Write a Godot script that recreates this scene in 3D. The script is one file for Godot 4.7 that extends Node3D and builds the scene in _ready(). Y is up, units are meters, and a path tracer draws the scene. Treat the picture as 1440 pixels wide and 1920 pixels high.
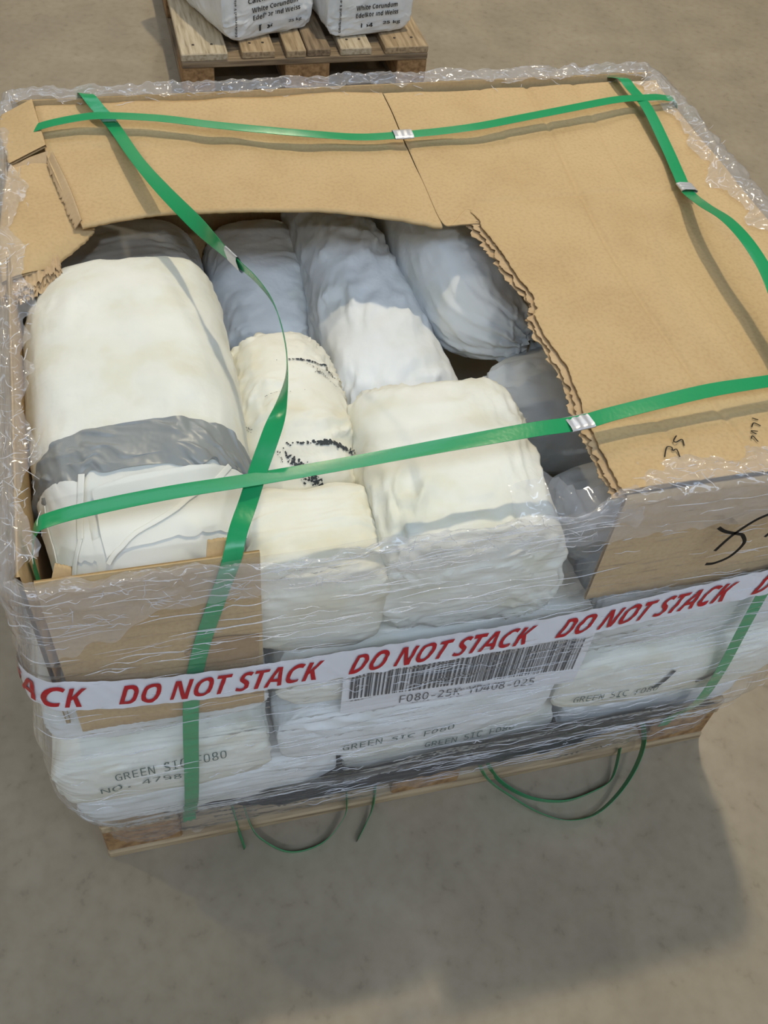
extends Node3D

var names := {}
var M := {}

func V(x: float, y: float, z: float) -> Vector3:
	return Vector3(x, y, z)

# ------------------------------------------------------------------ naming and tagging
func numbered(called: String) -> String:
	if not names.has(called):
		names[called] = 0
		return called
	names[called] += 1
	return "%s_%03d" % [called, names[called]]

func thing(called: String, label: String, category: String, at: Vector3, group := "") -> Node3D:
	var o := Node3D.new()
	o.name = numbered(called)
	add_child(o)
	o.position = at
	o.set_meta("label", label)
	o.set_meta("category", category)
	if group != "":
		o.set_meta("group", group)
	return o

func struct(o: Node3D) -> Node3D:
	o.set_meta("kind", "structure")
	return o

func shell(called: String) -> Node3D:
	var o := Node3D.new()
	o.name = called
	add_child(o)
	o.set_meta("kind", "structure")
	return o

func part(parent: Node3D, called: String, mesh: Mesh, m: Material, label := "") -> MeshInstance3D:
	var o := MeshInstance3D.new()
	o.name = called
	o.mesh = mesh
	o.material_override = m
	parent.add_child(o, true)
	if label != "":
		o.set_meta("label", label)
	return o

# origin of a node in the scene (things are never turned)
func base_of(o: Node3D) -> Vector3:
	var p := Vector3.ZERO
	var n: Node = o
	while n is Node3D and n != self:
		p += (n as Node3D).position
		n = n.get_parent()
	return p

# ------------------------------------------------------------------ noise
func noise(s: int, f: float, oct := 3, kind := FastNoiseLite.TYPE_SIMPLEX_SMOOTH) -> FastNoiseLite:
	var n := FastNoiseLite.new()
	n.seed = s
	n.noise_type = kind
	n.frequency = f
	n.fractal_octaves = oct
	return n

func ridged(s: int, f: float, oct: int) -> FastNoiseLite:
	var n := noise(s, f, oct)
	n.fractal_type = FastNoiseLite.FRACTAL_RIDGED
	return n

func ramp(stops: Array) -> Gradient:
	var g := Gradient.new()
	var o := PackedFloat32Array()
	var c := PackedColorArray()
	for s in stops:
		o.append(s[0])
		c.append(s[1])
	g.offsets = o
	g.colors = c
	return g

func tex(n: FastNoiseLite, size: int, stops: Array, normalize := true) -> NoiseTexture2D:
	var t := NoiseTexture2D.new()
	t.width = size
	t.height = size
	t.seamless = true
	t.noise = n
	t.normalize = normalize
	if stops.size() > 0:
		t.color_ramp = ramp(stops)
	return t

func rgb(r: int, g: int, b: int) -> Color:
	return Color(r / 255.0, g / 255.0, b / 255.0)

func plain(c: Color, rough := 0.7, metal := 0.0) -> StandardMaterial3D:
	var m := StandardMaterial3D.new()
	m.albedo_color = c
	m.roughness = rough
	m.metallic = metal
	return m

func triplanar(m: StandardMaterial3D, scale: Vector3, world := true) -> void:
	m.uv1_triplanar = true
	m.uv1_world_triplanar = world
	m.uv1_scale = scale
	m.uv1_triplanar_sharpness = 4.0

# ------------------------------------------------------------------ meshes
# rows x columns of points; every row is nv points; wrap closes the rows
func grid_mesh(p: PackedVector3Array, nu: int, nv: int, wrap: bool, base: Vector3, closed := false, uvs := PackedVector2Array()) -> ArrayMesh:
	var idx := PackedInt32Array()
	var nor := PackedVector3Array()
	nor.resize(p.size())
	var last := nv if wrap else nv - 1
	for i in nu - 1:
		for j in last:
			var a := i * nv + j
			var b := i * nv + (j + 1) % nv
			var c := a + nv
			var d := b + nv
			var n1 := (p[b] - p[a]).cross(p[c] - p[a])
			var n2 := (p[d] - p[b]).cross(p[c] - p[b])
			nor[a] += n1
			nor[b] += n1 + n2
			nor[c] += n1 + n2
			nor[d] += n2
			idx.append_array([a, c, b, b, c, d])
	var flip := false
	if closed:
		var mid := Vector3.ZERO
		for q in p:
			mid += q
		mid /= p.size()
		var s := 0.0
		for i in range(0, p.size(), 7):
			s += nor[i].dot(p[i] - mid)
		flip = s < 0.0
	if flip:
		for i in range(0, idx.size(), 3):
			var t := idx[i + 1]
			idx[i + 1] = idx[i + 2]
			idx[i + 2] = t
	var out := PackedVector3Array()
	out.resize(p.size())
	for i in p.size():
		out[i] = p[i] - base
		var l := nor[i].length()
		nor[i] = Vector3.UP if l < 1e-14 else nor[i] / (-l if flip else l)
	var arr := []
	arr.resize(Mesh.ARRAY_MAX)
	arr[Mesh.ARRAY_VERTEX] = out
	arr[Mesh.ARRAY_NORMAL] = nor
	if uvs.size() == p.size():
		arr[Mesh.ARRAY_TEX_UV] = uvs
	arr[Mesh.ARRAY_INDEX] = idx
	var m := ArrayMesh.new()
	m.add_surface_from_arrays(Mesh.PRIMITIVE_TRIANGLES, arr)
	return m

func quad(st: SurfaceTool, a: Vector3, b: Vector3, c: Vector3, d: Vector3) -> void:
	for q in [a, b, c, a, c, d]:
		st.add_vertex(q)

# a box with chamfered edges, local coordinates centred on c
func bevel_box(st: SurfaceTool, c: Vector3, s: Vector3, ch: float) -> void:
	var h := s * 0.5
	var k := h - Vector3(ch, ch, ch)
	# six faces
	for ax in 3:
		for sg in [-1.0, 1.0]:
			var u := (ax + 1) % 3
			var w := (ax + 2) % 3
			var q := []
			for e in [[-1, -1], [1, -1], [1, 1], [-1, 1]]:
				var v := Vector3.ZERO
				v[ax] = h[ax] * sg
				v[u] = k[u] * e[0]
				v[w] = k[w] * e[1]
				q.append(c + v)
			if sg > 0:
				quad(st, q[0], q[3], q[2], q[1])
			else:
				quad(st, q[0], q[1], q[2], q[3])
	# twelve edges
	for ax in 3:
		var u := (ax + 1) % 3
		var w := (ax + 2) % 3
		for e in [[-1, -1], [1, -1], [1, 1], [-1, 1]]:
			var a := Vector3.ZERO
			var b := Vector3.ZERO
			a[u] = h[u] * e[0]
			a[w] = k[w] * e[1]
			b[u] = k[u] * e[0]
			b[w] = h[w] * e[1]
			var a0 := a
			var a1 := a
			var b0 := b
			var b1 := b
			a0[ax] = -k[ax]
			a1[ax] = k[ax]
			b0[ax] = -k[ax]
			b1[ax] = k[ax]
			if e[0] * e[1] > 0:
				quad(st, c + a0, c + a1, c + b1, c + b0)
			else:
				quad(st, c + a0, c + b0, c + b1, c + a1)
	# eight corners
	for sx in [-1.0, 1.0]:
		for sy in [-1.0, 1.0]:
			for sz in [-1.0, 1.0]:
				var a := c + Vector3(h.x * sx, k.y * sy, k.z * sz)
				var b := c + Vector3(k.x * sx, h.y * sy, k.z * sz)
				var d := c + Vector3(k.x * sx, k.y * sy, h.z * sz)
				if sx * sy * sz > 0:
					for q in [a, d, b]:
						st.add_vertex(q)
				else:
					for q in [a, b, d]:
						st.add_vertex(q)

func box_mesh(c: Vector3, s: Vector3, ch := 0.002) -> ArrayMesh:
	var st := SurfaceTool.new()
	st.begin(Mesh.PRIMITIVE_TRIANGLES)
	st.set_smooth_group(-1)
	bevel_box(st, c, s, ch)
	st.generate_normals()
	return st.commit()

func spline(pts: Array, t: float):
	var n := pts.size()
	var x := clampf(t, 0.0, 1.0) * (n - 1)
	var i := mini(int(x), n - 2)
	var k := x - i
	var a = pts[maxi(i - 1, 0)]
	var b = pts[i]
	var c = pts[i + 1]
	var d = pts[mini(i + 2, n - 1)]
	return 0.5 * ((2.0 * b) + (c - a) * k + (2.0 * a - 5.0 * b + 4.0 * c - d) * k * k + (3.0 * b - a - 3.0 * c + d) * k * k * k)

# a flat band swept along points; sides gives the width direction at each point
func ribbon(pts: Array, sides: Array, width: float, thick: float, base: Vector3, steps := 160) -> ArrayMesh:
	var p := PackedVector3Array()
	for i in steps:
		var t := float(i) / (steps - 1)
		var c: Vector3 = spline(pts, t)
		var tan: Vector3 = (spline(pts, minf(t + 0.004, 1.0)) - spline(pts, maxf(t - 0.004, 0.0))).normalized()
		var s: Vector3 = spline(sides, t)
		s = (s - tan * s.dot(tan)).normalized()
		var nn := s.cross(tan).normalized()
		var hw := s * width * 0.5
		var ht := nn * thick * 0.5
		var bw := s * (width * 0.5 - thick * 0.5)
		# eight corners of a flat, softly edged band, each flat side with its own points
		for q in [bw + ht, bw * 0.34 + ht, -bw * 0.34 + ht, -bw + ht, -hw, -bw - ht, -bw * 0.34 - ht, bw * 0.34 - ht, bw - ht, hw]:
			p.append(c + q)
	return grid_mesh(p, steps, 10, true, base)

func tube(pts: Array, r: float, base: Vector3, steps := 60, sides := 8) -> ArrayMesh:
	var p := PackedVector3Array()
	for i in steps:
		var t := float(i) / (steps - 1)
		var c: Vector3 = spline(pts, t)
		var tan: Vector3 = (spline(pts, minf(t + 0.01, 1.0)) - spline(pts, maxf(t - 0.01, 0.0))).normalized()
		var s := tan.cross(Vector3(0.31, 0.9, 0.2)).normalized()
		var u := s.cross(tan)
		var e := r * (0.0 if i == 0 or i == steps - 1 else 1.0)
		for j in sides:
			var a := TAU * j / sides
			p.append(c + (s * cos(a) + u * sin(a)) * e)
	return grid_mesh(p, steps, sides, true, base, true)

func lathe(profile: Array, c: Vector3, n := 32) -> ArrayMesh:
	var p := PackedVector3Array()
	for q in profile:
		for j in n:
			var a := TAU * j / n
			p.append(c + Vector3(cos(a) * q.x, q.y, sin(a) * q.x))
	return grid_mesh(p, profile.size(), n, true, Vector3.ZERO, true)

# many short round strands in one mesh; each strand is [points, radius]
func strands(list: Array, base: Vector3, steps := 12, sides := 6) -> ArrayMesh:
	var v := PackedVector3Array()
	var n := PackedVector3Array()
	var idx := PackedInt32Array()
	for s in list:
		var first := v.size()
		for i in steps:
			var t := float(i) / (steps - 1)
			var c: Vector3 = spline(s[0], t)
			var tan: Vector3 = (spline(s[0], minf(t + 0.02, 1.0)) - spline(s[0], maxf(t - 0.02, 0.0))).normalized()
			var x := tan.cross(Vector3(0.21, 0.93, 0.3)).normalized()
			var y := x.cross(tan)
			var r: float = s[1] * (0.15 + 0.85 * pow(sin(PI * t), 0.6))
			for j in sides:
				var a := TAU * j / sides
				var o := x * cos(a) + y * sin(a)
				v.append(c + o * r - base)
				n.append(o)
		for i in steps - 1:
			for j in sides:
				var a := first + i * sides + j
				var b := first + i * sides + (j + 1) % sides
				idx.append_array([a, b, a + sides, b, b + sides, a + sides])
	var arr := []
	arr.resize(Mesh.ARRAY_MAX)
	arr[Mesh.ARRAY_VERTEX] = v
	arr[Mesh.ARRAY_NORMAL] = n
	arr[Mesh.ARRAY_INDEX] = idx
	var m := ArrayMesh.new()
	m.add_surface_from_arrays(Mesh.PRIMITIVE_TRIANGLES, arr)
	return m

# ------------------------------------------------------------------ sacks
var lump := noise(11, 1.0, 2)
var crease := noise(23, 1.0, 3)
var fine := noise(37, 1.0, 2)

# stations: [x, y, z, half width, half height]; the sack is lofted through them with rounded ends
func sack_points(st: Array, o: Dictionary) -> PackedVector3Array:
	var nu: int = o.get("nu", 100)
	var nv: int = o.get("nv", 128)
	var ex: float = o.get("ex", 3.0)
	var e0: float = o.get("e0", 0.05)
	var e1: float = o.get("e1", 0.05)
	var h0: float = o.get("h0", 0.07)
	var h1: float = o.get("h1", 0.07)
	var wr: float = o.get("wrinkle", 0.004)
	var pl0: float = o.get("pleat0", 0.0)
	var pl1: float = o.get("pleat1", 0.0)
	var sd: float = o.get("seed", 1.0) * 13.7
	var dir: Vector3 = o.get("along", Vector3(3.0, 9.0, 14.0))
	var mid := []
	var size := []
	for s in st:
		mid.append(V(s[0], s[1], s[2]))
		size.append(Vector2(s[3], s[4]))
	var length := 0.0
	for i in mid.size() - 1:
		length += (mid[i + 1] - mid[i]).length()
	var p := PackedVector3Array()
	var cap0 := maxf(e0, h0)
	var cap1 := maxf(e1, h1)
	for i in nu:
		# three tenths of the rows on each rounded end, the rest on the body
		var x := float(i) / (nu - 1)
		var dist := 0.0
		if x < 0.3:
			dist = cap0 * pow(x / 0.3, 2.4)
		elif x > 0.7:
			dist = length - cap1 * pow((1.0 - x) / 0.3, 2.4)
		else:
			dist = lerpf(cap0, length - cap1, (x - 0.3) / 0.4)
		var t := dist / length
		var c: Vector3 = spline(mid, t)
		var tan: Vector3 = (spline(mid, minf(t + 0.01, 1.0)) - spline(mid, maxf(t - 0.01, 0.0))).normalized()
		var sz: Vector2 = spline(size, t)
		var side := tan.cross(Vector3.UP).normalized()
		var up := side.cross(tan).normalized()
		var d0 := t * length
		var d1 := (1.0 - t) * length
		var sw := 1.0
		var sh := 1.0
		for q in [[d0, e0, h0], [d1, e1, h1]]:
			var kw := clampf(q[0] / q[1], 0.0, 1.0)
			var kh := clampf(q[0] / q[2], 0.0, 1.0)
			sw *= pow(1.0 - pow(1.0 - kw, 2.6), 1.0 / 2.6)
			sh *= pow(1.0 - pow(1.0 - kh, 2.2), 1.0 / 2.2)
		var near0 := exp(-d0 / 0.07)
		var near1 := exp(-d1 / 0.07)
		for j in nv:
			var a := TAU * j / nv
			var ca := cos(a)
			var sa := sin(a)
			var cw := signf(ca) * pow(absf(ca), 2.0 / ex)
			var cs := signf(sa) * pow(absf(sa), 2.0 / ex)
			var q := c + side * sz.x * sw * cw + up * sz.y * sh * cs
			var nn := (side * ca * sz.y + up * sa * sz.x).normalized()
			nn = (nn + tan * (near1 - near0) * 0.9).normalized()
			var r := q + Vector3(sd, sd * 0.3, -sd)
			var l := lump.get_noise_3d(r.x * 9.0, r.y * 9.0, r.z * 9.0)
			var w := crease.get_noise_3d(r.x * dir.x * 2.2, r.y * dir.y * 2.2, r.z * dir.z * 2.2)
			var ridge := pow(1.0 - absf(w), 4.0) - 0.4
			var f := fine.get_noise_3d(r.x * 42.0, r.y * 42.0, r.z * 42.0)
			var mask := clampf(0.35 + 1.3 * lump.get_noise_3d(r.x * 6.0 + 9.0, r.y * 6.0, r.z * 6.0) + 0.9 * (near0 + near1), 0.12, 1.4)
			var d := l * 0.005 + ridge * wr * mask + f * wr * 0.3 * mask
			var ph := a * 15.0 + 3.0 * lump.get_noise_3d(ca * 2.0 + sd, sa * 2.0, d0 * 8.0)
			d += sin(ph) * (pl0 * near0 + pl1 * near1)
			var keep := minf(1.0, 0.25 + minf(d0, d1) / 0.008) * minf(1.0, minf(x, 1.0 - x) / 0.03)
			p.append(q + nn * d * keep)
	return p

var sack_shapes := {}

func sack(called: String, label: String, group: String, st: Array, o: Dictionary, m: Material) -> Node3D:
	var pts := sack_points(st, o)
	var nu: int = o.get("nu", 100)
	var nv: int = o.get("nv", 128)
	var lo := Vector3(9, 9, 9)
	var hi := -lo
	for q in pts:
		lo = lo.min(q)
		hi = hi.max(q)
	var t := thing(called, label, "sack", V((lo.x + hi.x) * 0.5, lo.y, (lo.z + hi.z) * 0.5), group)
	part(t, "sack_body", grid_mesh(pts, nu, nv, true, t.position, true), m)
	sack_shapes[t] = [pts, nu, nv]
	return t

# a band lying on the sack: rows u0..u1 of the loft, columns a0..a1, raised by lift
func on_sack(t: Node3D, u0: float, u1: float, a0: float, a1: float, lift: float, skew := 0.0, wavy := 0.0, nu := 26, nv := 90, ripple := 0.0) -> ArrayMesh:
	var s: Array = sack_shapes[t]
	var p := PackedVector3Array()
	for i in nu:
		for j in nv:
			var b := float(j) / (nv - 1)
			var edge := wavy * (fine.get_noise_2d(b * 7.0, float(i) / nu * 2.0 + 3.0))
			var k := float(i) / (nu - 1)
			p.append(sack_at(s, lerpf(u0, u1, k) + skew * (b - 0.5) * (b - 0.5) * 4.0 + edge * (k - 0.2), lerpf(a0, a1, b), lift + ripple * maxf(0.0, crease.get_noise_2d(b * 9.0 + k * 2.0, k * 1.6) + 0.1)))
	return grid_mesh(p, nu, nv, false, t.position)

func sack_at(s: Array, u: float, a: float, lift: float) -> Vector3:
	var p: PackedVector3Array = s[0]
	var nu: int = s[1]
	var nv: int = s[2]
	var x := clampf(u, 0.0, 0.9999) * (nu - 1)
	var y := fposmod(a, 1.0) * nv
	var i := int(x)
	var j := int(y)
	var fx := x - i
	var fy := y - j
	var j1 := (j + 1) % nv
	j = j % nv
	var q00 := p[i * nv + j]
	var q01 := p[i * nv + j1]
	var q10 := p[(i + 1) * nv + j]
	var q11 := p[(i + 1) * nv + j1]
	var q := q00.lerp(q01, fy).lerp(q10.lerp(q11, fy), fx)
	var n := (q01 - q00 + q11 - q10).cross(q10 - q00 + q11 - q01)
	var mid := Vector3.ZERO
	for k in range(0, nv, 8):
		mid += p[i * nv + k]
	mid /= ceili(nv / 8.0)
	n = n.normalized()
	if n.dot(q - mid) < 0.0:
		n = -n
	return q + n * lift

# highest point of a sack over a place: axis 1 looks down on (x, z), axis 2 looks at the front (x, y)
func field(t: Node3D, axis: int) -> Dictionary:
	var d := {}
	var other := 2 if axis == 1 else 1
	for q in sack_shapes[t][0]:
		var k := Vector2i(roundi(q.x / 0.007), roundi(q[other] / 0.007))
		if not d.has(k) or d[k] < q[axis]:
			d[k] = q[axis]
	return d

func field_at(d: Dictionary, x: float, y: float, fallback: float) -> float:
	var fx := x / 0.007
	var fy := y / 0.007
	var total := 0.0
	var weight := 0.0
	var most := -99.0
	for i in range(-2, 3):
		for j in range(-2, 3):
			var k := Vector2i(roundi(fx) + i, roundi(fy) + j)
			if d.has(k):
				var w := 1.0 / (0.2 + (k.x - fx) * (k.x - fx) + (k.y - fy) * (k.y - fy))
				total += d[k] * w
				weight += w
				if absi(i) < 2 and absi(j) < 2:
					most = maxf(most, d[k])
	if weight == 0.0:
		return fallback
	return maxf(total / weight, most - 0.002)

# ------------------------------------------------------------------ lettering
var font_cache := {}

func text_triangles(s: String, bold: bool, mono := false) -> PackedVector3Array:
	var key := s + str(bold) + str(mono)
	if font_cache.has(key):
		return font_cache[key]
	var f := SystemFont.new()
	f.font_names = PackedStringArray(["Droid Sans Mono" if mono else "Droid Sans"])
	f.font_weight = 700 if bold else 400
	var tm := TextMesh.new()
	tm.text = s
	tm.font = f
	tm.font_size = 64
	tm.pixel_size = 0.01
	tm.depth = 0.0
	tm.curve_step = 4.0
	var arr := tm.get_mesh_arrays()
	var v: PackedVector3Array = arr[Mesh.ARRAY_VERTEX]
	var idx = arr[Mesh.ARRAY_INDEX]
	var out := PackedVector3Array()
	if idx == null or idx.size() == 0:
		out = v
	else:
		for i in idx:
			out.append(v[i])
	# unit box: x 0..1, y 0..1
	var lo := Vector3(1e9, 1e9, 0)
	var hi := -lo
	for q in out:
		lo = lo.min(q)
		hi = hi.max(q)
	for i in out.size():
		out[i] = Vector3((out[i].x - lo.x) / (hi.x - lo.x), (out[i].y - lo.y) / (hi.y - lo.y), 0)
	font_cache[key] = out
	return out

# split long triangles so that letters bend with what they are printed on
func split_triangles(t: PackedVector3Array, most: float) -> PackedVector3Array:
	var out := PackedVector3Array()
	var work := []
	for i in range(0, t.size() - 2, 3):
		work.append([t[i], t[i + 1], t[i + 2], 0])
	while work.size() > 0:
		var w: Array = work.pop_back()
		var a: Vector3 = w[0]
		var b: Vector3 = w[1]
		var c: Vector3 = w[2]
		var l := [(b - a).length(), (c - b).length(), (a - c).length()]
		var m := maxf(l[0], maxf(l[1], l[2]))
		if m < most or w[3] > 8:
			out.append_array([a, b, c])
		elif m == l[0]:
			var q := (a + b) * 0.5
			work.append([a, q, c, w[3] + 1])
			work.append([q, b, c, w[3] + 1])
		elif m == l[1]:
			var q := (b + c) * 0.5
			work.append([a, b, q, w[3] + 1])
			work.append([a, q, c, w[3] + 1])
		else:
			var q := (a + c) * 0.5
			work.append([a, b, q, w[3] + 1])
			work.append([q, b, c, w[3] + 1])
	return out

func tris_mesh(t: PackedVector3Array) -> ArrayMesh:
	var st := SurfaceTool.new()
	st.begin(Mesh.PRIMITIVE_TRIANGLES)
	st.set_smooth_group(-1)
	for q in t:
		st.add_vertex(q)
	st.generate_normals()
	return st.commit()

# print on the front of a sack: lower left corner (x, y), width, height, tilt per metre
func print_front(t: Node3D, called: String, s: String, x: float, y: float, w: float, h: float, tilt: float, m: Material, mono := true, upright := false) -> void:
	var d := field(t, 2)
	var front := -99.0
	for q in sack_shapes[t][0]:
		front = maxf(front, q.z)
	var src := split_triangles(scaled(text_triangles(s, true, mono), w, h, 0.0), 0.012)
	var out := PackedVector3Array()
	for q in src:
		var px := x + q.x
		var py := y + q.y + q.x * tilt
		if upright:
			px = x - q.y
			py = y + q.x
		out.append(V(px, py, field_at(d, px, py, front) + 0.004) - base_of(t))
	part(t, called, tris_mesh(out), m)

# a line of evenly spaced type, one part for each word
func print_line(t: Node3D, s: String, x: float, y: float, w: float, h: float, tilt: float, m: Material) -> void:
	var at := 0
	for word in s.split(" "):
		var k := float(at) / s.length()
		print_front(t, "printed_word", word, x + k * w, y + k * w * tilt, w * (word.length() - 0.15) / s.length(), h, tilt, m)
		at += word.length() + 1

func scaled(t: PackedVector3Array, w: float, h: float, shear: float) -> PackedVector3Array:
	var out := PackedVector3Array()
	for q in t:
		out.append(V(q.x * w + q.y * h * shear, q.y * h, 0))
	return out

# pen strokes: narrow flat strips through points that lie on a surface
func strokes(lines: Array, width: float, normal: Vector3, base: Vector3) -> ArrayMesh:
	var st := SurfaceTool.new()
	st.begin(Mesh.PRIMITIVE_TRIANGLES)
	for l in lines:
		var n: int = 10 * (l.size() - 1)
		for i in n:
			var a: Vector3 = spline(l, float(i) / n)
			var b: Vector3 = spline(l, float(i + 1) / n)
			var s := (b - a).cross(normal).normalized() * width * 0.5
			var e := (b - a) * 0.15
			quad(st, a - e + s - base, b + e + s - base, b + e - s - base, a - e - s - base)
	st.generate_normals()
	return st.commit()

# ------------------------------------------------------------------ cardboard
# a board between two edges (arrays of points), lifted by bend, with both faces and cut edges
func board(edge_a: Array, edge_b: Array, thick: float, base: Vector3, bend = null, ragged := 0.0, nu := 90, nv := 40, seed := 0.0, whole := 0.0) -> ArrayMesh:
	var p := PackedVector3Array()
	var top := []
	for i in nu:
		var u := float(i) / (nu - 1)
		var a: Vector3 = spline(edge_a, u)
		var b: Vector3 = spline(edge_b, u)
		var rag := ragged * (fine.get_noise_2d(u * 26.0 + seed, 3.0) + 0.3 * fine.get_noise_2d(u * 120.0 + seed, 9.0))
		b += (b - a).normalized() * rag * smoothstep(whole, whole + 0.02, u + 0.02)
		var row := []
		for j in nv:
			var v := float(j) / (nv - 1)
			var q := a.lerp(b, v)
			if bend != null:
				q = bend.call(q, u, v)
			row.append(q)
		top.append(row)
	var n0: Vector3 = (top[0][nv - 1] - top[0][0]).cross(top[nu - 1][0] - top[0][0]).normalized()
	if n0.y < -0.001:
		n0 = -n0
	# ring per row: over the top, round the far edge and back below
	for i in nu:
		for j in nv:
			p.append(top[i][j])
		for j in nv:
			p.append(top[i][nv - 1 - j] - n0 * thick)
	var m := grid_mesh(p, nu, nv * 2, true, base, false)
	return m

# ------------------------------------------------------------------ outline of the wrapped load
func rect_at(y: float) -> Array:
	# left, right, back, front of the load at a height
	var l := 0.0
	var r := 0.0
	var f := 0.0
	var table := [[0.05, 0.0, 1.068, 0.006], [0.144, -0.004, 1.068, 0.01], [0.19, -0.016, 1.07, 0.024], [0.24, -0.026, 1.075, 0.042], [0.30, -0.034, 1.085, 0.052], [0.38, -0.034, 1.09, 0.052], [0.46, -0.024, 1.095, 0.046], [0.56, -0.012, 1.1, 0.042], [0.70, -0.006, 1.112, 0.04], [0.90, 0.004, 1.12, 0.038]]
	for i in table.size() - 1:
		if y <= table[i + 1][0] or i == table.size() - 2:
			var k := smoothstep(table[i][0], table[i + 1][0], y)
			l = lerpf(table[i][1], table[i + 1][1], k)
			r = lerpf(table[i][2], table[i + 1][2], k)
			f = lerpf(table[i][3], table[i + 1][3], k)
			break
	return [l, r, -0.89 - (f - 0.03) * 0.5, f]

# point on the load's outline; d runs along the front from the front left corner, negative along the left side
func outline(d: float, y: float, lift: float) -> Array:
	var b := rect_at(y)
	var rad := 0.035 + 0.03 * smoothstep(0.5, 0.3, y)
	var l: float = b[0] + rad
	var r: float = b[1] - rad
	var k: float = b[2] + rad
	var f: float = b[3] - rad
	var arc := rad * PI * 0.5
	var w := r - l
	var h := f - k
	var total := 2.0 * (w + h) + 4.0 * arc
	var s := fposmod(d + arc * 0.5, total)
	var q := Vector3.ZERO
	var n := Vector3.ZERO
	var segs := [[arc, 0, l, f], [w, 1, l, f], [arc, 2, r, f], [h, 3, r, f], [arc, 4, r, k], [w, 5, r, k], [arc, 6, l, k], [h, 7, l, k]]
	for g in segs:
		if s <= g[0] or g[1] == 7:
			var t: float = s / g[0]
			match g[1]:
				0: n = V(-cos(t * PI / 2), 0, sin(t * PI / 2)); q = V(l, y, f) + n * rad
				1: n = V(0, 0, 1); q = V(l + w * t, y, f + rad)
				2: n = V(sin(t * PI / 2), 0, cos(t * PI / 2)); q = V(r, y, f) + n * rad
				3: n = V(1, 0, 0); q = V(r + rad, y, f - h * t)
				4: n = V(cos(t * PI / 2), 0, -sin(t * PI / 2)); q = V(r, y, k) + n * rad
				5: n = V(0, 0, -1); q = V(r - w * t, y, k - rad)
				6: n = V(-sin(t * PI / 2), 0, -cos(t * PI / 2)); q = V(l, y, k) + n * rad
				7: n = V(-1, 0, 0); q = V(l - rad, y, k + h * t)
			break
		s -= g[0]
	return [q + n * lift, n, total]

func around(y: float) -> float:
	return outline(0.0, y, 0.0)[2]

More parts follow.
